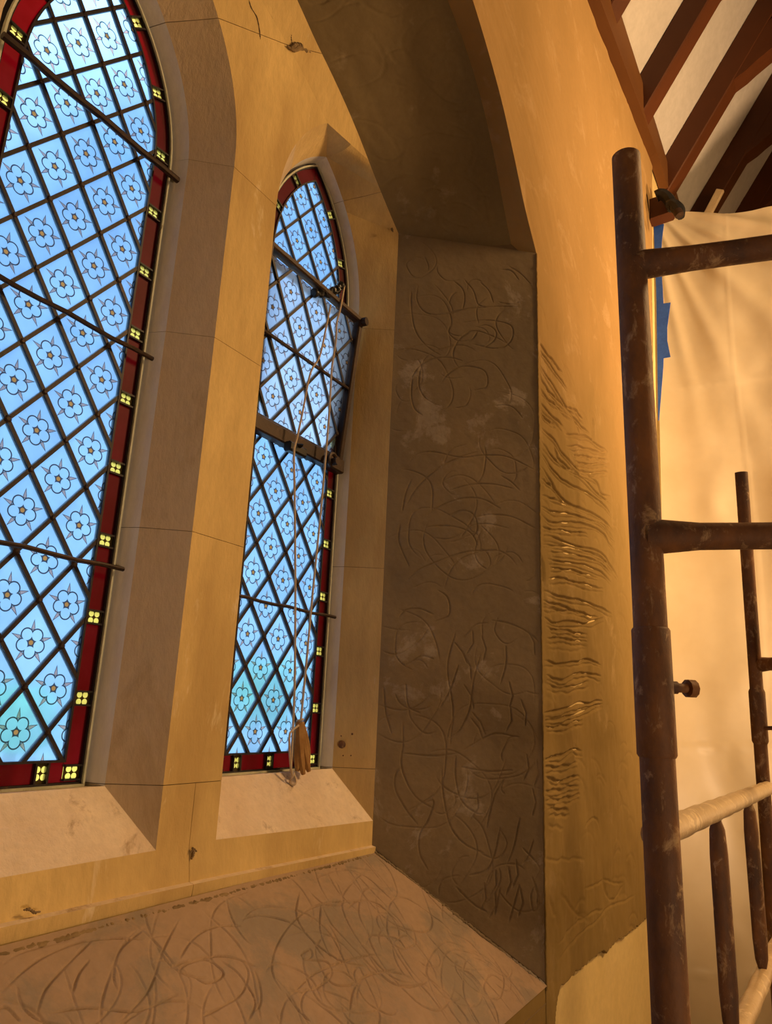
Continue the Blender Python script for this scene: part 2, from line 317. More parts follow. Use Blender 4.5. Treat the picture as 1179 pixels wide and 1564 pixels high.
def frame_right():
    """right half of the stone tracery frame as an open shell -> list of (verts, faces)"""
    f = MB(); n = 26
    # centre light, right side: glass -> reveal -> splay
    g = arc(CL, .97, .393, .172, n, ZB); r = arc(CL, .978, .405, .188, n, ZB+.003); m_ = arc(CL, 1.02, .458, .244, n, -.218)
    loft(f, r, RV, g, G+.01); loft(f, m_, MF, r, RV)
    # centre light sill
    f.add([(CL, MF, -.218), (CL+.244, MF, -.218), (CL+.188, RV, ZB+.003), (CL, RV, ZB+.003)], [(0, 1, 2, 3)])
    f.add([(CL, RV, ZB+.003), (CL+.188, RV, ZB+.003), (CL+.172, G+.01, ZB), (CL, G+.01, ZB)], [(0, 1, 2, 3)])
    # side light, left side
    gl = arc(CR, 1.0, .393, .172, n, ZB, -1); rl = arc(CR, 1.0, .400, .184, n, ZB+.003, -1)
    gl[-1] = (CR, gl[-1][1]); 
    R2 = .458; c = .985+R2; tj = math.acos((c-J[0])/R2)
    ml = [(.985, -.218+(1.0+.218)*i/n) for i in range(n)]+[(c-R2*math.cos(tj*i/n), 1.0+R2*math.sin(tj*i/n)) for i in range(n+1)]
    loft(f, gl, G+.01, rl, RV); loft(f, rl, RV, ml, MF)
    gr = arc(CR, 1.0, .393, .172, n, ZB, 1); rr = arc(CR, 1.0, .400, .184, n, ZB+.003, 1)
    loft(f, rr, RV, gr, G+.01)
    # right splay running up into the outer arch
    k1, k2 = 24, 6
    big = cr([(XC, 1.515), (.75, 1.485), (.87, 1.445), (.903, 1.438), (.962, 1.418), (1.051, 1.383), J], k1)
    mit = [(J[0]+(APEX_R[0]-J[0])*t, J[1]+(rr[-1][1]-J[1])*t) for t in np.linspace(0, 1, k2)][1:]
    inner = [tuple(p) for p in big]+mit+list(reversed(rr))[1:]
    yin = [MF]*k1+[MF+(RV-MF)*t for t in np.linspace(0, 1, k2)][1:]+[RV]*(len(rr)-1)
    o_ = cr(ARCH_O, 60); nh = k1+k2-1+n                       # samples down to the jamb springing
    # outer target: first k1 -> x .612..1.27, next to the springing, then jamb
    rest = np.vstack([o_[47:], [[1.456, 1.238-.238*i/12] for i in range(1, 13)]])
    outer = [tuple(p) for p in resample(o_[:48], k1)]+[tuple(p) for p in resample(rest, k2+n)[1:]]
    z0, z1 = 1.0, -.232; q = len(inner)-len(outer)
    outer += [(1.456, z0+(z1-z0)*(i+1)/q) for i in range(q)]
    loft(f, outer, OF, inner, yin)
    f.add([(.985, MF, -.218), (1.456, OF, -.232), (CR+.184, RV, ZB+.003), (CR-.184, RV, ZB+.003)], [(0, 1, 2, 3)])
    f.add([(CR-.184, RV, ZB+.003), (CR+.184, RV, ZB+.003), (CR+.172, G+.01, ZB), (CR-.172, G+.01, ZB)], [(0, 1, 2, 3)])
    # front face between the two lights
    lc = m_; N2 = 40
    a = resample([p for p in lc], N2); b = resample(ml+[tuple(p) for p in big[::-1]][1:], N2)
    # align corresponding points by z on the jambs
    a = resample(m_[:n+1], 12).tolist()+resample(m_[n:], 28)[1:].tolist(); b = resample(ml[:n+1], 12).tolist()
    b += resample(ml[n:], 12)[1:].tolist()+resample([tuple(p) for p in big[::-1]], 18)[1:].tolist()
    a = a[:len(b)] if len(a) > len(b) else a
    aa = resample(m_[:n+1], 12).tolist()+resample(m_[n:], 12)[1:].tolist(); aa += [aa[-1]]*0
    aa = resample(m_[:n+1], 12).tolist()+resample(m_[n:], len(b)-12+1)[1:].tolist()
    loft(f, aa, MF, b, MF)
    # front strip under the sills
    f.add([(XC, MF, -.218), (.856, MF, -.218), (.985, MF, -.218), (1.456, OF, -.232), (1.456, OF, -.281), (.985, MF-.008, -.272), (.856, MF-.008, -.270), (XC, MF-.008, -.268)],
          [(0, 1, 6, 7), (1, 2, 5, 6), (2, 3, 4, 5)])
    # small lip at the foot
    q = [(XC, MF-.008, -.268), (.856, MF-.008, -.270), (.985, MF-.008, -.272), (1.456, OF, -.281)]
    f.add(q+[(x, y-.010, z-.002) for x, y, z in q]+[(x, y-.008, z-.018) for x, y, z in q]+[(x, OF+.006, -.306) for x, y, z in q], [(4*k+i, 4*k+i+1, 4*k+5+i, 4*k+4+i) for k in range(3) for i in range(3)])
    return f
def cut_piece(src, planes, mirror=False, push=0.0):
    bm = bmesh.new(); me = bpy.data.meshes.new('tmp'); me.from_pydata(src.v, [], src.f); bm.from_mesh(me); bpy.data.meshes.remove(me)
    bmesh.ops.remove_doubles(bm, verts=bm.verts, dist=.0004)
    bmesh.ops.recalc_face_normals(bm, faces=bm.faces)
    av = sum((f.normal.y*f.calc_area() for f in bm.faces), 0)
    if av > 0: bmesh.ops.reverse_faces(bm, faces=bm.faces)
    if push:
        bm.normal_update()
        for v in bm.verts: v.co -= v.normal*push
    for (px, pz, nx, nz, gap) in planes:                       # keep the side the normal points to
        l = math.hypot(nx, nz); nx, nz = nx/l, nz/l
        g = bm.verts[:]+bm.edges[:]+bm.faces[:]
        bmesh.ops.bisect_plane(bm, geom=g, plane_co=(px+nx*gap, 0, pz+nz*gap), plane_no=(-nx, 0, -nz), clear_outer=True)
    if mirror:
        for v in bm.verts: v.co.x = 2*XC-v.co.x
        bmesh.ops.reverse_faces(bm, faces=bm.faces)
    vs = [tuple(v.co) for v in bm.verts]; bm.verts.index_update(); fs = [tuple(v.index for v in f.verts) for f in bm.faces]; bm.free()
    return vs, fs
def thicken_edges(o, t=.004):
    b = bmesh.new(); b.from_mesh(o.data)
    be = [e for e in b.edges if e.is_boundary]
    if be:
        r = bmesh.ops.extrude_edge_only(b, edges=be); vv = [g for g in r['geom'] if isinstance(g, bmesh.types.BMVert)]
        b.normal_update()
        for v in vv: v.co.y += t*S
    b.to_mesh(o.data); b.free()
FR = frame_right()
gp = .0005
A_ = (.958, 1.405, -.54, .84); gA = .0008                                  # slanting joint in the head (point, normal up)
B_ = (1.30, 1.262, -.55, .83)
def up_(z, g=gp): return (0, z, 0, 1, g)
def dn_(z, g=gp): return (0, z, 0, -1, g)
def rt_(x, g=gp): return (x, 0, 1, 0, g)
def lf_(x, g=gp): return (x, 0, -1, 0, g)
cells = [('sill_stone', [dn_(-.126), lf_(.925)]), ('sill_stone', [dn_(-.126), rt_(.925)]),
         ('mullion_stone', [up_(-.126), dn_(.276), rt_(CL, 0), lf_(CR, 0)]), ('mullion_stone', [up_(.276), dn_(.638), rt_(CL, 0), lf_(CR, 0)]),
         ('mullion_stone', [up_(.638), dn_(1.005), rt_(CL, 0), lf_(CR, 0)]),
         ('jamb_stone', [up_(-.126), dn_(.323), rt_(CR, 0)]), ('jamb_stone', [up_(.323), dn_(.95), rt_(CR, 0)]),
         ('jamb_stone', [up_(.95), rt_(CR, 0), (B_[0], B_[1], -B_[2], -B_[3], gp)]),
         ('head_stone', [up_(1.005), lf_(CR, 0), (A_[0], A_[1], -A_[2], -A_[3], gA)]),
         ('head_stone', [rt_(CR, 0), (B_[0], B_[1], B_[2], B_[3], gp), (A_[0], A_[1], -A_[2], -A_[3], gA)]),
         ('head_stone', [up_(1.2), (A_[0], A_[1], A_[2], A_[3], gA)])]
frame = empty('trim_1', (XC, OF, -.29), 'carved pale ochre limestone tracery frame holding the leaded lights', 'window frame', kind='structure')
for mir in (False, True):
    for nm, pl in cells:
        vs, fs = cut_piece(FR, pl, mir); o = mesh(nm, vs, fs, 'stone', frame)
        for m_ in ('sill', 'stone_splay', 'stone_reveal'): o.data.materials.append(MT[m_])
        for p in o.data.polygons:
            yc = (o.matrix_basis @ p.center + frame.location).y/S
            if p.normal.z > .35 and p.center.z < .4: p.material_index = 1
            elif yc > RV-.001: p.material_index = 3
            elif abs(p.normal.y) < .93 and yc > MF+.001 and abs((p.center.x+frame.location.x)/S-XC) < .45: p.material_index = 2
        thicken_edges(o)
        o.data.polygons.foreach_set('use_smooth', [True]*len(o.data.polygons)); o.data.set_sharp_from_angle(angle=math.radians(16))
    vs, fs = cut_piece(FR, [], mir, .0035); mesh('mortar', vs, fs, 'joint', frame)

# ---------------------------------------------------------------- scratched render: displaced grids
def stroke_field(shape, uv_scale, strokes, rngw=(.0011, .0019), depth=.0022, burr=.0009):
    """height field over a grid whose cells measure uv_scale (du,dv) plan units; strokes = list of (k,2) point arrays in those units"""
    h = np.zeros(shape, np.float32); du, dv = uv_scale
    for s in strokes:
        if len(s) == 4 and isinstance(s, tuple): pts, w, dep, bu = s
        else: pts, w, dep, bu = s, RNG.uniform(*rngw), depth*RNG.uniform(.5, 1.2), burr
        pts = np.array(pts); L = np.linalg.norm(np.diff(pts, axis=0), axis=1).sum()
        n = max(4, int(L/(min(du, dv)*.9))); p = resample(pts, n)
        R = w*2.6
        for k, (a, b) in enumerate(p):
            fade = min(1, 6*k/n+.15, 6*(n-k)/n+.15)*(.75+.25*math.sin(k*.07+a*40))
            i0, i1 = int((a-R)/du), int((a+R)/du)+2; j0, j1 = int((b-R)/dv), int((b+R)/dv)+2
            i0, j0 = max(i0, 0), max(j0, 0); i1, j1 = min(i1, shape[0]), min(j1, shape[1])
            if i0 >= i1 or j0 >= j1: continue
            uu = np.arange(i0, i1)[:, None]*du-a; vv = np.arange(j0, j1)[None]*dv-b
            d = np.sqrt(uu*uu+vv*vv)/w
            g = -dep*fade*np.exp(-d*d*1.6); sub = h[i0:i1, j0:j1]
            np.minimum(sub, g.astype(np.float32), out=sub)
            if bu:
                bb = bu*fade*np.exp(-((d-1.55)**2)*5); m_ = (sub > -dep*.12)
                sub[m_] = np.maximum(sub, bb.astype(np.float32))[m_]
    return h
def value_noise(shape, cell, amp, oct=3):
    out = np.zeros(shape, np.float32)
    for o in range(oct):
        c = (max(2, int(shape[0]/(cell[0]/2**o))+2), max(2, int(shape[1]/(cell[1]/2**o))+2)); g = RNG.normal(size=c)
        x = np.linspace(0, c[0]-1.001, shape[0]); y = np.linspace(0, c[1]-1.001, shape[1])
        xi, yi = x.astype(int), y.astype(int); fx = (x-xi)[:, None]; fy = (y-yi)[None]
        fx = fx*fx*(3-2*fx); fy = fy*fy*(3-2*fy)
        out += (amp/2**o)*((g[xi][:, yi]*(1-fx)+g[xi+1][:, yi]*fx)*(1-fy)+(g[xi][:, yi+1]*(1-fx)+g[xi+1][:, yi+1]*fx)*fy)
    return out
def grid_mesh(name, P, mat, parent=None, flip=False, smooth=True, keep=None, origin=None):
    n, m_, _ = P.shape; org = np.array(W(origin if origin is not None else (0, 0, 0))) if origin is not None else np.zeros(3)
    co = P.reshape(-1, 3)*S; co[:, 2] += H; co = co-org
    i, j = np.meshgrid(np.arange(n-1), np.arange(m_-1), indexing='ij'); a = (i*m_+j).ravel()
    q = np.stack([a, a+m_, a+m_+1, a+1], 1)
    if keep is not None: q = q[keep.ravel()]
    if flip: q = q[:, ::-1]
    me = bpy.data.meshes.new(name); me.vertices.add(len(co)); me.vertices.foreach_set('co', co.astype(np.float32).ravel())
    me.loops.add(q.size); me.loops.foreach_set('vertex_index', np.ascontiguousarray(q).ravel().astype(np.int32))
    me.polygons.add(len(q)); me.polygons.foreach_set('loop_start', np.arange(0, q.size, 4, dtype=np.int32))
    me.polygons.foreach_set('use_smooth', np.full(len(q), smooth)); me.update(calc_edges=True)
    me.materials.append(MT[mat]); o = bpy.data.objects.new(name, me); COL.objects.link(o)
    o.location = Vector(org)
    if parent: o.parent = parent; o.location = Vector(org)-parent_origin(parent)
    return o
def circ(cx, cy, r, a0, a1, wob=.06, n=26, sx=1.0):
    t = np.linspace(a0, a1, n); rr = r*(1+wob*np.sin(t*2.3+RNG.uniform(0, 6))+wob*.5*np.sin(t*5+RNG.uniform(0, 6)))
    return np.stack([cx+rr*np.cos(t)*sx, cy+rr*np.sin(t)], 1)

# --- right splay (faces the camera): s across from frame to wall, z up
sp0 = np.array([1.456, OF, -.285]); sp1 = np.array([1.705, WP, -.546]); spw = math.hypot(sp1[0]-sp0[0], sp1[1]-sp0[1])
spn = np.array([-(sp0[1]-sp1[1]), -(sp1[0]-sp0[0]), 0.])/spw     # towards the room
def px_splay(pts):
    out = []
    for u, v in pts:
        p = on_plane(u, v, sp0, spn); s = math.hypot(p[0]-sp0[0], p[1]-sp0[1])*np.sign(p[0]-sp0[0]); out.append((s, p[2]-(-.546)))
    return np.array(out)
def build_splay():
    ns, nt_ = 235, 1080; ztop = 1.238; du = spw/(ns-1); dv = (ztop+.546)/(nt_-1)
    st = []
    # long arcs read off the wall, drawn on the plane
    P5 = lambda l: [(560+x/2.9475, 400+y/2.9475) for x, y in l]
    P6 = lambda l: [(560+x/2.3545, 900+y/2.3555) for x, y in l]
    L5 = [[(200, 520), (240, 465), (300, 435), (380, 432), (430, 445)], [(205, 530), (200, 600), (215, 660), (250, 690)], [(385, 80), (430, 120), (440, 170), (430, 215)],
          [(440, 80), (480, 130), (500, 190), (540, 205)], [(510, 90), (550, 130), (570, 180)], [(230, 110), (225, 170), (260, 225), (330, 238), (450, 212), (600, 200), (700, 205)],
          [(375, 280), (370, 320), (410, 355), (470, 350), (500, 310)], [(500, 295), (540, 285), (580, 310), (575, 350), (530, 385)], [(430, 275), (540, 262), (640, 280), (660, 320), (640, 365), (580, 390), (470, 370)],
          [(330, 550), (370, 500), (440, 470), (530, 490), (540, 560), (480, 580)], [(190, 900), (230, 865), (300, 855), (420, 880), (540, 870), (640, 880), (770, 945)],
          [(180, 1090), (230, 1010), (320, 930), (420, 880), (500, 855)], [(160, 1120), (175, 1040), (200, 980)], [(370, 1030), (460, 1005), (560, 1000), (660, 1020)],
          [(250, 1150), (330, 1100), (430, 1065), (520, 1068), (600, 1110)], [(360, 1150), (420, 1120), (470, 1130), (495, 1170), (490, 1220), (440, 1240)], [(490, 1150), (560, 1138), (660, 1150), (770, 1205)],
          [(170, 1440), (230, 1390), (330, 1345), (430, 1310), (520, 1300), (600, 1305)], [(420, 1240), (470, 1190), (550, 1180), (640, 1200)], [(260, 1200), (300, 1190), (380, 1190), (460, 1215), (495, 1270), (470, 1290)],
          [(150, 1180), (145, 1260), (190, 1370)], [(600, 960), (650, 990), (690, 1030)], [(200, 130), (200, 200), (215, 300), (260, 370), (330, 420)], [(640, 20), (690, 50), (740, 100)], [(600, 35), (650, 40), (685, 80)], [(590, 180), (650, 190), (690, 180)]]
    L6 = [[(130, 640), (105, 660), (103, 720), (140, 790), (185, 850)], [(270, 640), (275, 740), (300, 850), (350, 915), (420, 950)], [(320, 600), (320, 680), (340, 760), (400, 808), (430, 800)],
          [(440, 120), (390, 130), (340, 180)], [(440, 110), (520, 125), (600, 170), (635, 220)], [(500, 200), (500, 270), (480, 340)], [(410, 230), (385, 320), (370, 430), (330, 510), (290, 540)],
          [(150, 270), (200, 240), (240, 250)], [(140, 340), (150, 420), (190, 445)], [(330, 270), (300, 360), (260, 430)], [(115, 100), (140, 75), (190, 70), (240, 90)], [(250, 0), (290, 30), (295, 90), (240, 120)],
          [(190, 780), (240, 760), (220, 830), (190, 880), (190, 950), (220, 1010)], [(500, 670), (460, 740), (430, 860)], [(480, 850), (460, 950), (430, 1010), (370, 1030)],
          [(550, 820), (530, 920), (500, 1000)], [(600, 900), (580, 960), (560, 990)], [(480, 1070), (460, 1170)], [(550, 1060), (530, 1130), (510, 1200)], [(610, 1060), (590, 1100), (600, 1160), (620, 1120), (600, 1060)],
          [(320, 1070), (380, 1130), (430, 1160)], [(130, 590), (240, 600), (330, 590)], [(350, 580), (380, 560), (460, 520), (530, 530)], [(340, 640), (440, 655), (530, 650)], [(130, 480), (130, 560), (125, 640), (170, 740), (240, 790)],
          [(60, 350), (70, 450), (90, 520)], [(320, 150), (290, 280), (310, 430), (300, 560)], [(560, 930), (620, 1000), (600, 1050)]]
    for l in L5: st.append((px_splay(P5(l)), .0017, .0036, .0006))
    for l in L6: st.append((px_splay(P6(l)), .0017, .0040, .0008))
    st = [(cr(s[0], 30),)+s[1:] for s in st]
    for _ in range(95):
        a = RNG.uniform(0, 6.28); sz = RNG.uniform(.02, .11)
        st.append((circ(RNG.uniform(.02, spw-.02), RNG.uniform(.15, 1.72), sz, a, a+RNG.uniform(1.0, 3.6)), RNG.uniform(.0014, .0017), RNG.uniform(.0014, .0028), .0004))
    for _ in range(22):   # short digs low down and by the arris
        x, z = RNG.uniform(.2, spw-.01), RNG.uniform(.12, .75); a = RNG.uniform(.9, 2.0)
        st.append((np.array([(x, z), (x+.03*math.cos(a), z+.03*math.sin(a)), (x+.05*math.cos(a+.3), z+.06*math.sin(a+.2))]), .0017, .0045, .0010))
    h = stroke_field((ns, nt_), (du, dv), st)+value_noise((ns, nt_), (60, 60), .0006)+value_noise((ns, nt_), (9, 9), .00012, 2)
    s = np.linspace(0, 1, ns)[:, None]; z = np.linspace(-.546, ztop, nt_)[None]
    zb = -.285+(-.546+.285)*s; zz = np.maximum(z, zb+0*z)
    ed = np.clip(np.minimum(s, 1-s)*22, 0, 1); h = h*np.where(z > zb, 1, 0)*ed
    P = np.stack([sp0[0]+(sp1[0]-sp0[0])*s+0*z+spn[0]*h, sp0[1]+(sp1[1]-sp0[1])*s+0*z+spn[1]*h, zz], 2)
    keep = (z[:, 1:] > (zb[:-1])) | (z[:, 1:] > zb[1:])
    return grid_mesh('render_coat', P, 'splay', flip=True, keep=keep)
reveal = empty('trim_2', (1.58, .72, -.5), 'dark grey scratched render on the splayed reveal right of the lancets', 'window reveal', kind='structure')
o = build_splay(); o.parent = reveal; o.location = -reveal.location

# --- sloping inner sill
slp0 = np.array([0, OF-.003, -.29]); dyz = np.array([0, WP-OF, -.546+.285]); sll = np.linalg.norm(dyz); sln = np.array([0, -dyz[2]*-1, dyz[1]*-1]); sln = np.array([0, dyz[2], -dyz[1]])/sll
if sln[2] < 0: sln = -sln
def px_slope(pts):
    out = []
    for u, v in pts:
        p = on_plane(u, v, slp0, sln); out.append((p[0]-.05, np.linalg.norm(p-np.array([p[0], slp0[1], slp0[2]]))))
    return np.array(out)
def build_slope():
    X0, X1 = .05, 1.71; nx, ns = 1150, 280; du = (X1-X0)/(nx-1); dv = sll/(ns-1); st = []
    P7 = lambda l: [(x/1.9016, 1150+y/1.9016) for x, y in l]
    L7 = [[(0, 700), (60, 640), (130, 590), (230, 550), (330, 540), (420, 545)], [(100, 780), (130, 690), (190, 620), (270, 540)], [(520, 600), (560, 540), (620, 505), (700, 500)], [(340, 690), (330, 640), (350, 570), (420, 510)],
          [(350, 780), (430, 690), (470, 580), (520, 480)], [(520, 660), (530, 620), (600, 600), (650, 640), (600, 670), (540, 640)], [(480, 630), (560, 600), (660, 590), (740, 620)], [(700, 480), (760, 470), (840, 490), (900, 540), (940, 600)],
          [(820, 700), (790, 640), (800, 570), (850, 490), (930, 440), (1040, 430)], [(900, 370), (980, 340), (1050, 350), (1130, 420), (1179, 500)], [(870, 400), (860, 470), (900, 540), (980, 600), (1060, 620)], [(930, 440), (930, 520), (960, 600)],
          [(1000, 460), (1040, 430), (1100, 440), (1150, 500), (1160, 560)], [(850, 700), (900, 650), (960, 620), (1060, 590), (1110, 590)], [(1010, 780), (1030, 680), (1080, 640), (1150, 630)], [(830, 690), (900, 690), (960, 650), (950, 610), (880, 600)],
          [(640, 600), (690, 640), (740, 720), (720, 780)], [(130, 760), (250, 740), (400, 750), (520, 700)], [(0, 620), (60, 580), (200, 540), (260, 500), (350, 485)], [(650, 360), (820, 350), (1000, 330), (1100, 345)], [(60, 780), (20, 740), (0, 742)],
          [(580, 770), (640, 740), (700, 700), (720, 640), (700, 600)], [(210, 700), (230, 640), (260, 600)], [(900, 780), (860, 740), (830, 700)], [(1060, 560), (1080, 530), (1150, 540), (1179, 570)], [(880, 580), (900, 570), (905, 590), (885, 600), (875, 585), (895, 572)]]
    for l in L7: st.append((cr(px_slope(P7(l)), 30), .0015, .0056, .0009))
    for _ in range(150):
        a = RNG.uniform(0, 6.28); r_ = RNG.uniform(.03, .13)
        st.append((circ(RNG.uniform(.1, 1.6), RNG.uniform(.04, sll), r_, a, a+RNG.uniform(1.2, 4.0)), RNG.uniform(.0014, .0018), RNG.uniform(.0024, .0046), .0008))
    h = stroke_field((nx, ns), (du, dv), st)+value_noise((nx, ns), (60, 60), .0009)+value_noise((nx, ns), (9, 9), .0002, 2)
    x = np.linspace(X0, X1, nx)[:, None]; s = np.linspace(0, 1, ns)[None]
    ed = np.clip(np.minimum(s*14, (1-s)*25), 0, 1); h = h*ed
    xm = 1.456+(1.705-1.456)*s; xx = np.minimum(x, xm)
    P = np.stack([xx+0*s, slp0[1]+dyz[1]*s+sln[1]*h, slp0[2]+dyz[2]*s+sln[2]*h], 2)
    keep = (x[:-1] < np.maximum(xm[:, 1:], xm[:, :-1]))
    return grid_mesh('render_coat', P, 'slope', keep=np.broadcast_to(keep, (nx-1, ns-1)))
slope = empty('trim_3', (XC, .74, -.42), 'brown render on the sloping inner sill, covered in looping scratch marks', 'sloping sill', kind='structure')
o = build_slope(); o.parent = slope; o.location = -slope.location
o = mesh('render_coat', [(.05, OF-.003, -.29), (.05, WP, -.551), (2*XC-1.705, WP, -.551), (2*XC-1.456, OF-.003, -.29)], [(0, 1, 2, 3)], 'slope', slope)
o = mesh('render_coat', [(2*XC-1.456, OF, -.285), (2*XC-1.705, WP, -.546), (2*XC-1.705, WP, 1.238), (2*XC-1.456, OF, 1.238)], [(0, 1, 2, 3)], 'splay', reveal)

# --- arch soffit between frame and wall, with a chamfered band at the wall edge
def build_soffit():
    n = 150; ao = cr(ARCH_O, n); aw = cr(ARCH_W, n)
    # band inner edge (on the image it runs a hand's breadth inside the arris)
    band = cr([(XC, 1.965), (.8, 1.915), (1.0, 1.835), (1.15, 1.76), (1.241, 1.70), (1.356, 1.652), (1.462, 1.575), (1.553, 1.463), (1.624, 1.345), (1.692, 1.243)], n)
    # soffit grid from frame to band, displaced
    ns = 70; s = np.linspace(0, 1, ns)[None]
    A = ao[:, None, :]; B = band[:, None, :]; xz = A+(B-A)*s[..., None]; y = OF+(.65-OF)*s+np.zeros((n, 1))
    # refine along the arch
    P = np.stack([xz[..., 0], y, xz[..., 1]], 2); idx = np.linspace(0, n-1, 420); i0 = np.minimum(idx.astype(int), n-2); f = (idx-i0)[:, None, None]
    P = P[i0]*(1-f)+P[i0+1]*f
    tan = np.gradient(P, axis=0); ac = np.gradient(P, axis=1); nn = np.cross(tan, ac); nn /= np.linalg.norm(nn, axis=2, keepdims=True)
    if nn[..., 2].mean() > 0: nn = -nn
    du = 1.1/419; dv = .30/69; st = []
    for _ in range(110):
        a = RNG.uniform(0, 6.28); st.append((circ(RNG.uniform(0, 1.1), RNG.uniform(0, .3), RNG.uniform(.02, .09), a, a+RNG.uniform(1, 3.4)), .0030, .0026, .0009))
    h = stroke_field((420, ns), (du, dv), st)+value_noise((420, ns), (40, 12), .0012)
    ed = np.clip(np.minimum(s, 1-s)*12, 0, 1); P = P+nn*(h*ed)[..., None]
    return P, band, aw
vault = empty('trim_4', (1.1, .75, 1.5), 'dark brown render on the underside of the pointed window arch', 'arch soffit', kind='structure')
P, band, aw = build_soffit()
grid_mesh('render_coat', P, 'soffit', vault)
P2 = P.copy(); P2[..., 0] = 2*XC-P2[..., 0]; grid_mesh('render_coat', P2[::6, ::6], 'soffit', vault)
for sg in (1, -1):
    bn = len(band); vs = [(XC+sg*(p[0]-XC), .65, p[1]) for p in band]+[(XC+sg*(p[0]-XC), WP, p[1]) for p in aw]
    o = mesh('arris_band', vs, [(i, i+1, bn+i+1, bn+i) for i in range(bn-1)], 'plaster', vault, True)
    # springing shelf joining band, splay and arris
    mesh('render_coat', [(XC+sg*(1.456-XC), OF, 1.238), (XC+sg*(1.692-XC), .65, 1.243), (XC+sg*(1.705-XC), WP, 1.238), (XC+sg*(1.60-XC), .713, 1.238)], [(0, 3, 2, 1)], 'splay', vault)

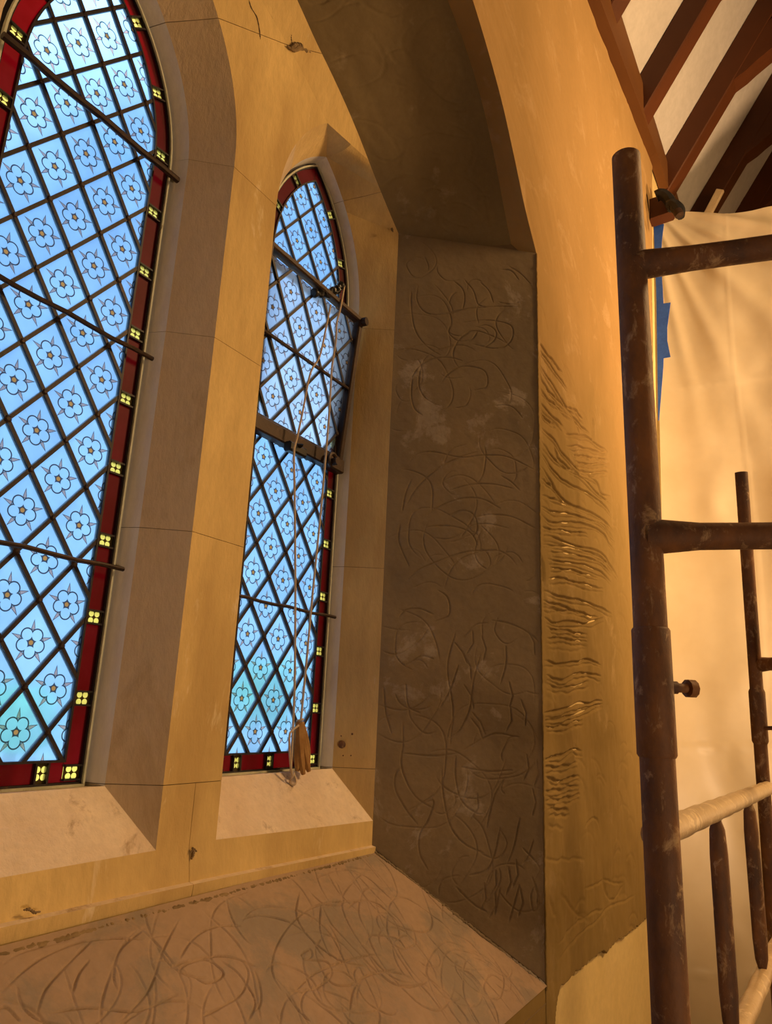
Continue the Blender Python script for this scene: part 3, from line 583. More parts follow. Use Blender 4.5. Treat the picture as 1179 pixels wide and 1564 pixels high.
# --- wall face: cream painted masonry with a coat of ochre render
wall = empty('wall_north', (2.4, WP, -1.0), 'ochre rendered nave wall beside the window, combed with ragged wavy scratches', 'wall', kind='structure')
def wx(z):                                                # x of the opening edge on the wall plane at height z
    a = np.array(aw); zz = a[::-1, 1]; xx = a[::-1, 0]
    return np.interp(z, np.r_[-5, 1.2379, zz], np.r_[1.705, 1.705, xx])
def px_wall(pts): return [at_y(u, v, WP) for u, v in pts]
TORN = [tuple(px_wall([p])[0][[0, 2]]) for p in ((834, 1660), (848, 1560), (852, 1522), (858, 1508), (866, 1500), (880, 1486), (898, 1474), (903, 1465), (921, 1452), (926, 1456), (935, 1445), (950, 1432), (975, 1415), (1000, 1392))]
def build_wall_render():
    zf = np.arange(-.80, 1.15, .0021); zs = np.r_[np.arange(-1.6, -.80, .01), zf, np.arange(1.15, 3.12, .008)]
    nz = len(zs); nx = 260; s = np.linspace(0, 1, nx)
    xl = wx(zs); xr = 2.93+.25*zs; xr = np.where(zs < -.9, 2.75, xr)
    X = xl[None]+(xr-xl)[None]*s[:, None]; Z = np.broadcast_to(zs[None], X.shape).copy()
    st = []
    P5 = lambda l: [(560+x/2.9475, 400+y/2.9475) for x, y in l]; P6 = lambda l: [(560+x/2.3545, 900+y/2.3555) for x, y in l]
    L5 = [[(780, 365), (830, 430), (880, 500)], [(785, 400), (820, 450), (860, 510), (900, 570)], [(780, 460), (830, 540), (890, 640), (950, 720), (1000, 770)], [(780, 500), (830, 590), (880, 640), (930, 700), (960, 780)], [(785, 570), (820, 620), (870, 660), (920, 700)],
          [(785, 640), (830, 690), (880, 740)], [(785, 680), (820, 720), (850, 735)], [(785, 745), (840, 800), (900, 880), (960, 940), (1030, 980), (1060, 1050), (1100, 1055)], [(785, 810), (840, 880), (900, 930), (980, 980), (1040, 1040), (1095, 1090)],
          [(785, 860), (850, 950), (920, 1000), (1000, 1040), (1060, 1090), (1100, 1140)], [(780, 920), (830, 990), (870, 1050), (940, 1100), (1010, 1130), (1070, 1170), (1110, 1240)], [(785, 975), (840, 1020), (900, 1080), (960, 1110)],
          [(785, 1045), (830, 1065), (900, 1090), (980, 1120), (1050, 1150), (1110, 1210)], [(785, 1100), (850, 1130), (930, 1135), (1000, 1160), (1060, 1190), (1115, 1260)], [(785, 1140), (830, 1170), (910, 1175), (1000, 1185), (1060, 1220), (1115, 1305)],
          [(800, 1235), (850, 1245), (930, 1275), (1010, 1290), (1070, 1325), (1130, 1420)], [(800, 1270), (870, 1280), (960, 1295), (1040, 1320), (1100, 1370), (1120, 1415)], [(820, 1305), (900, 1310), (980, 1330), (1050, 1350), (1100, 1400)], [(820, 1340), (900, 1350), (980, 1365), (1060, 1400), (1100, 1440)],
          [(830, 1380), (900, 1385), (970, 1400), (1040, 1420)], [(825, 1425), (900, 1430), (980, 1450), (1060, 1470)], [(890, 775), (950, 780), (1010, 800), (1075, 850)], [(900, 830), (970, 835), (1020, 850), (1080, 860)], [(930, 870), (1000, 880), (1080, 890)], [(940, 905), (1010, 910), (1090, 910)],
          [(960, 940), (1030, 950), (1085, 945)], [(905, 660), (940, 670), (970, 710)], [(840, 830), (880, 900), (940, 950)], [(1020, 700), (1020, 800)], [(790, 1200), (850, 1205), (920, 1215), (990, 1225)], [(790, 1320), (800, 1400), (800, 1450)]]
    L6 = [[(640, 10), (700, 25), (760, 40), (820, 55), (880, 90)], [(640, 40), (700, 60), (770, 85), (830, 100)], [(640, 70), (700, 75), (780, 88)], [(640, 100), (680, 120), (740, 118), (800, 122), (850, 105)], [(650, 140), (720, 150), (790, 165)], [(650, 175), (720, 180), (790, 190)],
          [(640, 262), (720, 268), (790, 255), (840, 270)], [(645, 310), (710, 325), (780, 300), (840, 315)], [(650, 345), (720, 355), (800, 335)], [(640, 442), (700, 435), (760, 415), (850, 402)], [(645, 470), (710, 465), (780, 440), (850, 410)], [(650, 500), (720, 490), (780, 470)],
          [(640, 610), (700, 600), (740, 575), (775, 585)], [(640, 640), (700, 640), (760, 625)], [(645, 680), (700, 690), (765, 672)], [(640, 725), (700, 722), (760, 705)], [(640, 760), (700, 755), (765, 740)], [(650, 790), (720, 795)], [(650, 850), (700, 860)], [(650, 215), (720, 222), (790, 215)],
          [(860, 550), (870, 480), (890, 500), (900, 580)], [(780, 860), (800, 830), (830, 830), (840, 860)], [(900, 830), (905, 740), (920, 740), (930, 800)], [(690, 1330), (780, 1230), (870, 1150), (960, 1100)], [(690, 1270), (780, 1180), (850, 1150)], [(700, 1100), (760, 1170), (800, 1200)],
          [(850, 1000), (860, 1080), (890, 1120), (920, 1060)], [(660, 1110), (680, 1180)], [(780, 1080), (850, 1050), (920, 1060)], [(640, 975), (780, 970)]]
    deep = []
    for k, l in enumerate(L5+[None]+L6):
        if l is None: continue
        src = P5(l) if k < len(L5) else P6(l); q = px_wall(src); d = .0080 if k < len(L5)+19 else .0022
        for rep in range(2 if d > .004 else 1):
            off = RNG.normal(0, .006, 2)*rep
            deep.append((np.array([(p[0]+off[0], p[2]-.012*rep+off[1]*.4) for p in q]), .0030, d*(1-.45*rep)))
    # stamp in (x,z) space; anisotropic: wide along x because the wall is seen at a glancing angle
    h = np.zeros(X.shape, np.float32)
    for pts, w, d in deep:
        p = cr(pts, 160); p[:, 1] += .0022*np.sin(np.arange(160)*.075*RNG.uniform(.6, 1.5)+RNG.uniform(0, 6))+.0009*np.sin(np.arange(160)*.23*RNG.uniform(.6, 1.5))
        for k, (a, b) in enumerate(p):
            fade = min(1, .2+6*k/160, .2+6*(160-k)/160)
            j0, j1 = np.searchsorted(zs, (b-.016, b+.016)); 
            if j1 <= j0: continue
            jm = (j0+j1)//2; dx = (xr[jm]-xl[jm])/(nx-1); i0 = max(int((a-.022-xl[jm])/dx), 0); i1 = min(int((a+.022-xl[jm])/dx)+2, nx)
            if i0 >= i1: continue
            ax = (X[i0:i1, j0:j1]-a)/.009; az = (Z[i0:i1, j0:j1]-b)/w; dd = ax*ax+az*az
            sub = h[i0:i1, j0:j1]; np.minimum(sub, (-d*fade*np.exp(-dd)).astype(np.float32), out=sub)
            bb = (.10*d*fade*np.exp(-(ax*ax+((Z[i0:i1, j0:j1]-b-1.9*w)/w)**2))).astype(np.float32); mm = sub > -d*.15; sub[mm] = np.maximum(sub, bb)[mm]
    # shallow trowel key marks elsewhere: short arcs
    for _ in range(420):
        a, b = RNG.uniform(1.0, 3.5), RNG.uniform(-.9, 3.0)
        if a < 1.72 and b < 1.24: continue
        r = RNG.uniform(.02, .07); t0 = RNG.uniform(.3, 1.2); n = 26; t = np.linspace(t0, t0+RNG.uniform(.7, 2.0), n); d = RNG.uniform(.0008, .0018)
        for x_, z_ in zip(a+r*1.6*np.cos(t), b+r*1.5*np.sin(t)):
            j0, j1 = np.searchsorted(zs, (z_-.012, z_+.012))
            if j1 <= j0: continue
            jm = (j0+j1)//2; dx = (xr[jm]-xl[jm])/(nx-1); i0 = max(int((x_-.02-xl[jm])/dx), 0); i1 = min(int((x_+.02-xl[jm])/dx)+2, nx)
            if i0 >= i1: continue
            dd = ((X[i0:i1, j0:j1]-x_)/.008)**2+((Z[i0:i1, j0:j1]-z_)/.005)**2
            sub = h[i0:i1, j0:j1]; np.minimum(sub, (-d*np.exp(-dd)).astype(np.float32), out=sub)
    h += value_noise(X.shape, (24, 60), .0022)+value_noise(X.shape, (6, 30), .0006, 2)
    ed = np.clip(s*40, 0, 1)[:, None]; h = h*ed
    zt = np.interp(X, [p[0] for p in TORN], [p[1] for p in TORN]); Z2 = np.maximum(Z, zt+.004*np.sin(X*60)+.003*np.sin(X*171))
    Y = WP-h*1.0; bot = (Z < zt); Y = np.where(bot, WP+.010, Y)
    Pm = np.stack([X, Y, Z2], 2); keep = ~(bot[:-1, 1:] & bot[1:, 1:] & bot[:-1, :-1] & bot[1:, :-1] & (np.abs(Z2[:-1, 1:]-Z2[:-1, :-1]) < 1e-4))
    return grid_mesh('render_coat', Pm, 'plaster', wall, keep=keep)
build_wall_render()
# painted masonry behind, full wall round the opening (right strip, left strip and top)
mb = MB(); zz = np.r_[np.linspace(-2.4, 1.238, 6), np.linspace(1.26, 1.92, 20)]
r1 = [(wx(z)+.012, WP+.009, z) for z in zz]+[(9.0, WP+.009, z) for z in zz]; k = len(zz)
mb.add(r1, [(i, k+i, k+i+1, i+1) for i in range(k-1)])
r2 = [(2*XC-wx(z), WP+.001, z) for z in zz]+[(-5.0, WP+.001, z) for z in zz]; mb.add(r2, [(i, i+1, k+i+1, k+i) for i in range(k-1)])
mb.add([(-5, WP+.009, 1.92), (9, WP+.009, 1.92), (9, WP+.009, 3.3), (-5, WP+.009, 3.3)], [(0, 1, 2, 3)])
mb.build('painted_masonry', 'cream', wall)
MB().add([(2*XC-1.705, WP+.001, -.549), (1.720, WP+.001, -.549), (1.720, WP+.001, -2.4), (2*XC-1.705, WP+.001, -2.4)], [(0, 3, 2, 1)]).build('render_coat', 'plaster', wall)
# solid backing close behind the render so that no daylight gets through the joints
bk = MB(); e_ = .006
bk.add([(-.4, OF+.02, -.285), (1.47, OF+.02, -.285), (1.74, WP, -.585), (-.6, WP, -.585)], [(0, 1, 2, 3)])
bk.add([(1.46, OF+.02, -.34), (1.725, WP+.003, -.62), (1.725, WP+.003, 1.3), (1.46, OF+.02, 1.3)], [(0, 1, 2, 3)])
bk.add([(-.4, OF+.022, -.283), (1.47, OF+.022, -.283), (1.47, OF+.022, -.36), (-.4, OF+.022, -.36)], [(0, 1, 2, 3)])
for sg in (1, -1):
    ac = cr(ARCH_O, 40); vs = [(XC+sg*(p[0]-XC)*.985, OF+.02, 1+(p[1]-1)*.985) for p in ac]+[(XC+sg*(p[0]-XC)*1.04, OF+.004, 1+(p[1]-1)*1.05) for p in ac]; bk.add(vs, [(i, i+1, 41+i, 40+i) for i in range(39)])
bk.build('wall_core', 'joint', wall)
# old damage in the stonework: crumbled joint in the arch head, hairline crack, chipped mark at the mullion foot
def flaw(px, y, r, mat='joint_rough'):
    P_ = [tuple(np.array(at_y(u, v, y))+RNG.normal(0, r*.25, 3)*(1, .3, 1)) for u, v in px]; c_ = cr(P_, 26)
    MB().tube(c_, [r*RNG.uniform(.5, 1.3)*min(1, .3+i*.3, .3+(25-i)*.3) for i in range(26)], 7).build('mortar_damage', mat, frame, True)
flaw([(438, 70), (449, 77), (458, 73), (470, 79), (486, 82), (500, 93)], MF-.004, .0055)
flaw([(443, 74), (452, 69), (462, 71)], MF-.004, .0060)
flaw([(448, 40), (444, 55), (446, 68)], MF-.002, .0025)
flaw([(380, 0), (384, 12), (392, 26), (396, 44), (398, 60)], MF-.0005, .0013, 'joint')
flaw([(294, 1294), (296, 1302), (293, 1312)], MF-.006, .0022); flaw([(291, 1302), (296, 1297), (301, 1301)], MF-.006, .0015)
flaw([(36, 1390), (44, 1389), (52, 1392), (62, 1393)], MF-.016, .0017); flaw([(44, 1386), (49, 1393), (56, 1395)], MF-.016, .0013)
flaw([(598, 349), (600, 354)], OF-.001, .0032)
def ragged(name, a, b, r, n, mat, par):
    a, b = np.array(a), np.array(b); P_ = [a+(b-a)*i/n+RNG.normal(0, r*.16, 3) for i in range(n+1)]
    MB().tube(P_, [r*RNG.uniform(.7, 1.15) for _ in range(n+1)], 7).build(name, mat, par, True)
ragged('mortar_fillet', (.05, OF-.010, -.299), (1.45, OF-.008, -.2985), .0036, 420, 'joint_rough', slope)
ragged('mortar_fillet', (1.455, OF-.006, -.292), (1.703, WP+.002, -.549), .0038, 160, 'splay', slope)
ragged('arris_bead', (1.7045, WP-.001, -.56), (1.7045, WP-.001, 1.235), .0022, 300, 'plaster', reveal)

# ================================================================= LEADED LIGHTS
def outline(cx, a, zs, R, zb, d=0.0, n=16):
    a2, R2 = a-d, R-d; r = arc(cx, zs, R2, a2, 2, zb+d)[:2]
    tmax = math.acos((R2-a2)/R2); rt = [(cx+a2, zb+d), (cx+a2, zs)]+[(cx+a2-R2+R2*math.cos(tmax*i/n), zs+R2*math.sin(tmax*i/n)) for i in range(1, n+1)]
    lt = [(2*cx-x, z) for x, z in rt[:-1]][::-1]; return rt+lt     # counter-clockwise
def clip_poly(sub, clip):
    out = sub
    for i in range(len(clip)):
        a, b = clip[i], clip[(i+1) % len(clip)]
        def ins(p): return (b[0]-a[0])*(p[1]-a[1])-(b[1]-a[1])*(p[0]-a[0]) >= 0
        new = []
        for k in range(len(out)):
            p, q = out[k-1], out[k]; ip, iq = ins(p), ins(q)
            if ip != iq:
                d1 = (b[0]-a[0])*(p[1]-a[1])-(b[1]-a[1])*(p[0]-a[0]); d2 = (b[0]-a[0])*(q[1]-a[1])-(b[1]-a[1])*(q[0]-a[0]); t = d1/(d1-d2)
                new.append((p[0]+(q[0]-p[0])*t, p[1]+(q[1]-p[1])*t))
            if iq: new.append(q)
        out = new
        if len(out) < 3: return []
    res = []
    for p in out:
        if not res or math.dist(p, res[-1]) > 1e-5: res.append(p)
    if len(res) > 2 and math.dist(res[0], res[-1]) < 1e-5: res.pop()
    return res if len(res) >= 3 else []
def parea(p): return abs(sum(p[i-1][0]*p[i][1]-p[i][0]*p[i-1][1] for i in range(len(p))))/2
ident = lambda x, y, z: (x, y, z)
def pane(name, poly, c, y, mat, parent, th=.002, tf=ident, rot=0.0):
    n = len(poly); vs = [tf(x, y, z) for x, z in poly]+[tf(x, y+th, z) for x, z in poly]
    cc, ss = math.cos(rot), math.sin(rot)
    fs = [tuple(range(n)), tuple(range(n, 2*n))[::-1]]+[(i, n+i, n+(i+1) % n, (i+1) % n) for i in range(n)]
    def uv(p): x, z = (p[0]-c[0]), (p[1]-c[1]); return (x*cc+z*ss, -x*ss+z*cc)
    bk_ = (.0052, .0052) if mat == 'yellow' else (1, 1); uvs = [[uv(p) for p in poly], [bk_]*n]+[[bk_]*4]*n
    return mesh(name, vs, fs, mat, parent, uvs=uvs)
DX, DZ = .0485, .0625
def lattice(parent, region, x0, z0, y, matq, tf=ident, odd=None, wc=.0062):
    xs = [p[0] for p in region]; zs_ = [p[1] for p in region]; i0, i1 = int((min(xs)-x0)/DX)-3, int((max(xs)-x0)/DX)+3; j0, j1 = int((min(zs_)-z0)/DZ)-3, int((max(zs_)-z0)/DZ)+3
    for i in range(i0, i1+1):
        for j in range(j0, j1+1):
            if (i+j) % 2 == 0: continue                        # pane centres sit between nodes
            c = (x0+i*DX, z0+j*DZ); p = clip_poly([(c[0]+DX, c[1]), (c[0], c[1]+DZ), (c[0]-DX, c[1]), (c[0], c[1]-DZ)], region)
            if p and parea(p) > 1.5e-4:
                m_ = matq
                if odd and (i, j) in odd: m_ = 'plainq'
                o = pane('quarry', p, c, y, m_, parent, tf=tf)
                if m_ == 'plainq': o['label'] = 'plain mottled replacement pane without a flower'
    # diagonal cames: each a strip clipped to the region
    nd = 0
    for sg in (1, -1):
        for k in range(-80, 80):
            # line through (x0 + k*2*DX, z0) with slope sg*DZ/DX
            ax = x0+k*2*DX; d = Vector((DX, sg*DZ)).normalized(); nrm = Vector((-d.y, d.x))*(wc/2); ctr = Vector((ax, z0))
            a, b = ctr-d*4, ctr+d*4; p = clip_poly(sorted_ccw([a-nrm, b-nrm, b+nrm, a+nrm]), region)
            if p and parea(p) > wc*.012:
                n = len(p); yf, yb = y-.0035, y+.0045; off = .0004*sg
                vs = [tf(x, yf+off, z) for x, z in p]+[tf(x, yb+off, z) for x, z in p]
                mesh('lead_came', vs, [tuple(range(n)), tuple(range(n, 2*n))[::-1]]+[(i, n+i, n+(i+1) % n, (i+1) % n) for i in range(n)], 'lead', parent)
    jb = MB()
    for i in range(i0, i1+1):
        for j in range(j0, j1+1):
            if (i+j) % 2: continue
            c = (x0+i*DX, z0+j*DZ)
            if clip_poly([(c[0]+.008, c[1]), (c[0], c[1]+.008), (c[0]-.008, c[1]), (c[0], c[1]-.008)], region):
                r_ = .0055*random.uniform(.8, 1.15); k = 8
                pts = [tf(c[0]+r_*math.cos(2*math.pi*q/k), y-.0038, c[1]+r_*math.sin(2*math.pi*q/k)) for q in range(k)]+[tf(c[0]+.5*r_*math.cos(2*math.pi*q/k), y-.0058, c[1]+.5*r_*math.sin(2*math.pi*q/k)) for q in range(k)]
                if all(inside(p_, region) for p_ in [(c[0], c[1])]): jb.add(pts, [(q, (q+1) % k, k+(q+1) % k, k+q) for q in range(k)]+[tuple(range(k, 2*k))])
    if jb.v: o = jb.build('solder_joints', 'iron', parent); o['kind'] = 'stuff'
def sorted_ccw(p):
    c = sum((Vector(q) for q in p), Vector((0, 0)))/len(p); return [tuple(q) for q in sorted(p, key=lambda q: math.atan2(q[1]-c.y, q[0]-c.x))]
def inside(p, poly):
    return all((poly[(i+1) % len(poly)][0]-poly[i][0])*(p[1]-poly[i][1])-(poly[(i+1) % len(poly)][1]-poly[i][1])*(p[0]-poly[i][0]) >= 0 for i in range(len(poly)))
def ribbon(name, A, B, y0, y1, mat, parent, closed=True):
    n = len(A); vs = [(p[0], y0, p[1]) for p in A]+[(p[0], y0, p[1]) for p in B]+[(p[0], y1, p[1]) for p in A]+[(p[0], y1, p[1]) for p in B]
    fs = []
    for i in range(n if closed else n-1):
        k = (i+1) % n; fs += [(i, k, n+k, n+i), (2*n+i, 3*n+i, 3*n+k, 2*n+k), (i, 2*n+i, 2*n+k, k), (n+i, n+k, 3*n+k, 3*n+i)]
    o = mesh(name, vs, fs, mat, parent); return o
def dense(poly, step=.012):
    out = []
    for i in range(len(poly)):
        a, b = Vector(poly[i]), Vector(poly[(i+1) % len(poly)]); k = max(1, int((b-a).length/step))
        out += [tuple(a+(b-a)*t/k) for t in range(k)]
    return out
def leaded_light(name, cx, a, zs, R, zb, label, bars, gap=None, odd=None, matq='quarry'):
    Y = G-.004
    w = empty(name, (cx, Y, zb), label, 'stained glass window', kind='structure')
    def off(d): return outline(cx, a-d, zs, R-d, zb+d) 
    o0, o1, o2, o3, o4 = off(-.007), off(.0045), off(.0075), off(.036), off(.0395)
    ribbon('edge_bead', off(.0045), off(.0008), Y-.008, Y+.006, 'bead', w)
    ribbon('edge_came', off(.0008), o0, Y+.001, Y+.006, 'lead', w)
    ribbon('border_came', o2, o1, Y-.004, Y+.005, 'lead', w)
    ribbon('border_came', o4, o3, Y-.004, Y+.005, 'lead', w)
    # border strip: walk both offset outlines together, cutting yellow squares out of ruby
    NS = 300
    def walk(d): return outline(cx, a-d, zs, R-d, zb+d, n=60)
    inn, out_ = walk(.036), walk(.0075)
    # stations along the right side by height, mirrored; bottom by x
    def seg_panes(pa, pb, marks, L, sq=.0215):
        cuts = []
        for m_ in marks: cuts += [m_-sq/2, m_+sq/2]
        cuts = [0]+cuts+[L]
        for q in range(len(cuts)-1):
            s0, s1 = max(cuts[q], 0), min(cuts[q+1], L)
            if s1-s0 < .004: continue
            isq = q % 2 == 1; k = 2 if isq else 7; t = [s0+.0006+(s1-s0-.0012)*i/(k-1) for i in range(k)]
            A = [pa(x) for x in t]; B = [pb(x) for x in t]; poly = B+A[::-1]
            if isq:
                c = ((A[0][0]+B[1][0])/2, (A[0][1]+B[1][1])/2); d = Vector(B[1])-Vector(B[0]); pane('yellow_flower_square', poly, c, Y, 'yellow', w, rot=math.atan2(d.y, d.x)-math.pi/2)
                # came across either side of the square
            else: pane('ruby_border_pane', poly, poly[0], Y, 'red', w)
            if isq:
                for e in (0, 1):
                    p, q2 = Vector(A[e]), Vector(B[e]); MB().bar((p.x, Y, p.y), (q2.x, Y, q2.y), .0030, .009, (0, 1, 0)).build('border_came', 'lead', w)
    tm = lambda d: math.acos((R-a)/(R-d))
    def side(sg, d):
        a2, R2 = a-d, R-d; L1 = zs-zb
        def f(s):
            if s <= L1: z = max(zb+s, zb+d) if False else zb+s; return (cx+sg*a2, z)
            t = min((s-L1)/(R-.02), math.acos((R2-a2)/R2)); return (cx+sg*(a2-R2+R2*math.cos(t)), zs+R2*math.sin(t))
        return f
    Ls = (zs-zb)+(R-.02)*math.acos((R-a)/R); marks = [(.002+.1245*i)-zb-.004 for i in range(-1, 12)]; marks = [max(m_, .021) for m_ in marks if m_ < Ls-.03]
    for sg in (1, -1): seg_panes(side(sg, .036), side(sg, .0075), marks, Ls)
    x_a = cx-a+.036; bl = 2*(a-.036)
    mk = [bl/2+(i)*2*DX for i in (-1, 0, 1)]; mk = [m_ for m_ in mk if .012 < m_ < bl-.012]
    seg_panes(lambda s: (x_a+s, zb+.0075), lambda s: (x_a+s, zb+.036), mk, bl)
    reg = off(.0395)
    if gap is None: lattice(w, reg, cx, .073, Y, matq, odd=odd)
    else:
        lo = clip_poly(reg, [(cx-1, -1), (cx+1, -1), (cx+1, gap[0]), (cx-1, gap[0])]); hi = clip_poly(reg, [(cx-1, gap[1]), (cx+1, gap[1]), (cx+1, 3), (cx-1, 3)])
        lattice(w, lo, cx, .073, Y, matq); lattice(w, hi, cx, .073, Y, matq)
    for z, r_, sag in bars:
        MB().tube([(cx-a-.006+(2*a+.012)*i/8, Y-.016-r_, z+.0015*math.sin(i*1.9)) for i in range(9)], r_, 8).build('saddle_bar', 'iron', w, True)
    return w
w1 = leaded_light('window_1', CL, .1705, .97, .3915, ZB+.001, 'large blue leaded lancet at the left, rows of painted five-petalled roses inside a ruby border', [(.952, .0062, 0), (.580, .0042, 0), (.203, .0038, 0)], odd={(-2, 6), (-1, 7-100)})
for b in [c for c in w1.children if c.name.startswith('saddle_bar')][:1]: b['label'] = 'thick round iron bar across the top of the light'
w2 = leaded_light('window_2', CR, .1705, 1.0, .3915, ZB+.001, 'narrow leaded lancet between the mullion and the right reveal, with an open hopper sash', [(.202, .0036, 0)], gap=(.575, .962), matq='quarry')
w3 = leaded_light('window_3', 2*CL-CR, .1705, 1.0, .3915, ZB+.001, 'matching side lancet left of the big light, beyond the picture edge', [(.952, .004, 0), (.580, .004, 0), (.203, .0038, 0)], gap=None)

# hopper sash tilted into the room, hinged on the transom of window_2
def hopper():
    h = bpy.data.objects.new('hopper_sash', None); COL.objects.link(h); h.parent = w2; h.location = (0, 0, 0); h['label'] = 'inward tilting iron hopper sash with its own leaded glass'
    x0, x1, z0, L = 1.025, 1.382, .583, .374; Yh = .990; tilt = math.asin(.038/.374)
    def tf(x, y, z):   # local: z measured along the sash from the hinge
        dz = z-z0; dy = y-(G-.004); return (x, Yh-dz*math.sin(tilt)+dy*math.cos(tilt), z0+dz*math.cos(tilt)+dy*math.sin(tilt))
    b = .013
    reg = [(x0+b, z0+b), (x1-b, z0+b), (x1-b, z0+L-b), (x0+b, z0+L-b)]
    lattice(h, reg, CR-.002, .073+.0625*0+.012, G-.004, 'quarry_pale', tf=tf)
    for (a_, c_) in (((x0, z0), (x0, z0+L)), ((x1, z0), (x1, z0+L)), ((x0-.006, z0+L), (x1+.006, z0+L)), ((x0, z0), (x1, z0))):
        wd = .015 if a_[0] != c_[0] else .018
        MB().bar(tf(a_[0], G-.008, a_[1]), tf(c_[0], G-.008, c_[1]), wd, .022, (0, 1, 0), .003).build('sash_rail', 'iron', h)
    MB().tube([tf(x0+(x1-x0)*i/4, G-.012, z0+.185) for i in range(5)], .0042, 8).build('saddle_bar', 'iron', h, True)
    MB().tube([tf(x1+.004, G-.012, z0+L-.004), tf(x1+.006, G-.03, z0+L-.002)], .011, 10).build('pivot_knob', 'iron', h, True)
    return h, tf
hop, htf = hopper()
# fixed transom under the hopper, side channels and fittings
tr = MB(); tr.bar((CR-.172, G-.018, .566), (CR+.165, G-.018, .566), .034, .026, (0, 1, 0), .003); tr.build('transom', 'iron', w2)
MB().bar((CR-.17, G-.008, .966), (CR+.17, G-.008, .966), .010, .012, (0, 1, 0)).build('head_rail', 'iron', w2)
MB().bar((CR+.158, G-.010, .575), (CR+.158, G-.010, .965), .026, .012, (0, 1, 0)).build('side_rail', 'iron', w2)
MB().bar((CR-.158, G-.010, .575), (CR-.158, G-.010, .965), .026, .012, (0, 1, 0)).build('side_rail', 'iron', w2)
# bracket on transom, quadrant hook beside it
p = at_y(455, 689, .955); br = MB(); br.bar((p[0]-.028, .962, p[2]+.004), (p[0]+.028, .962, p[2]+.004), .022, .02, (0, 1, 0), .004); br.tube([(p[0]-.01, .962, p[2]+.012), (p[0], .945, p[2]+.012), (p[0]+.01, .962, p[2]+.012)], .004, 6); br.build('cord_bracket', 'black', w2, True)
p = at_y(508, 703, .955); q = MB(); q.tube([(p[0]+.015*math.cos(t), .955, p[2]+.016*math.sin(t)) for t in np.linspace(-.3, 4.4, 14)], .005, 7); q.tube([(p[0], .975, p[2]-.004), (p[0], .94, p[2]-.004)], .009, 9); q.build('pulley_wheel', 'iron', w2, True)
# latch and rope knot at the hopper head
lp = [at_y(u, v, .948) for u, v in ((478, 447), (487, 449), (493, 443), (499, 452), (505, 444), (511, 447), (517, 438), (524, 436))]
MB().tube(cr([tuple(x) for x in lp], 40), [.0095+.0028*math.sin(i*1.1) for i in range(40)], 8).build('latch_arm', 'black', w2, True)

# ---------------------------------------------------------------- cords
def cord(name, pts, y, r, label, cat, group=None):
    P = [tuple(at_y(u, v, yy)) for (u, v), yy in zip(pts, y)]; o = MB().tube(cr(P, 60), r, 6).build(name, 'cord', None, True, origin=P[-1]); tag(o, label, cat, group); return o
cord('pull_cord', [(526, 437), (520, 470), (514, 495), (513, 520), (507, 560), (505, 590), (502, 640), (497, 700), (489, 790), (478, 900), (468, 1010), (459, 1105)], [.940, .932, .930, .932, .94, .945, .948, .948, .95, .95, .95, .95], .0026, 'long pale cord from the hopper latch down past the ruby border to the cloth bundle', 'cord')
cord('pull_cord', [(505, 466), (497, 505), (488, 545), (474, 570), (462, 630), (453, 672), (449, 691), (450, 760), (451, 900), (450, 1040), (447, 1120), (444, 1180)], [.925, .925, .93, .935, .94, .943, .935, .94, .945, .948, .948, .95], .0024, 'pale cord running over the black bracket on the transom, knotted near the sill', 'cord')
kp = at_y(448, 1188, .945)
o = MB().tube(cr([(kp[0]+.007*math.cos(t), .945+.003*math.sin(2*t), kp[2]+.011*math.sin(t)-.002) for t in np.linspace(0, 8, 30)], 60), .0026, 6).build('cord_knot', 'cord', None, True, origin=tuple(kp)); tag(o, 'small looped knot of pale cord lying on the right stone sill', 'knot')
# brown rag bundle hung on the cord
def rag():
    top = np.array(at_y(458, 1103, .945)); bot = np.array(at_y(461, 1182, .945)); root = empty('cloth_bundle', tuple(bot), 'twisted brown cloth bundle hanging in the lower right corner of the hopper light', 'cloth')
    for k in range(6):
        ph = k*1.05; pts = []; rr = []
        for i in range(12):
            t = i/11; w_ = .004+.016*t; pts.append(tuple(top+(bot-top)*t*(1-.05*(k % 3))+np.array([w_*math.cos(ph+1.2*t)+.004*t, .35*w_*math.sin(ph+1.2*t), 0]))); rr.append(.0035+.0065*math.sin(math.pi*min(1, t*.8+.15)))
        MB().tube(pts, rr, 7).build('cloth_fold', 'rag', root, True)
    MB().tube([tuple(top+np.array([.006*math.cos(t), .006*math.sin(t), -.006+.001*t])) for t in np.linspace(0, 12, 30)], .0022, 6).build('binding', 'cord', root, True)
    lp_ = [tuple(at_y(u, v, .94)) for u, v in ((456, 1108), (446, 1116), (442, 1125), (443, 1160), (446, 1185))]
    MB().tube(cr(lp_, 24), .0022, 6).build('tail_cord', 'cord', root, True)
rag()
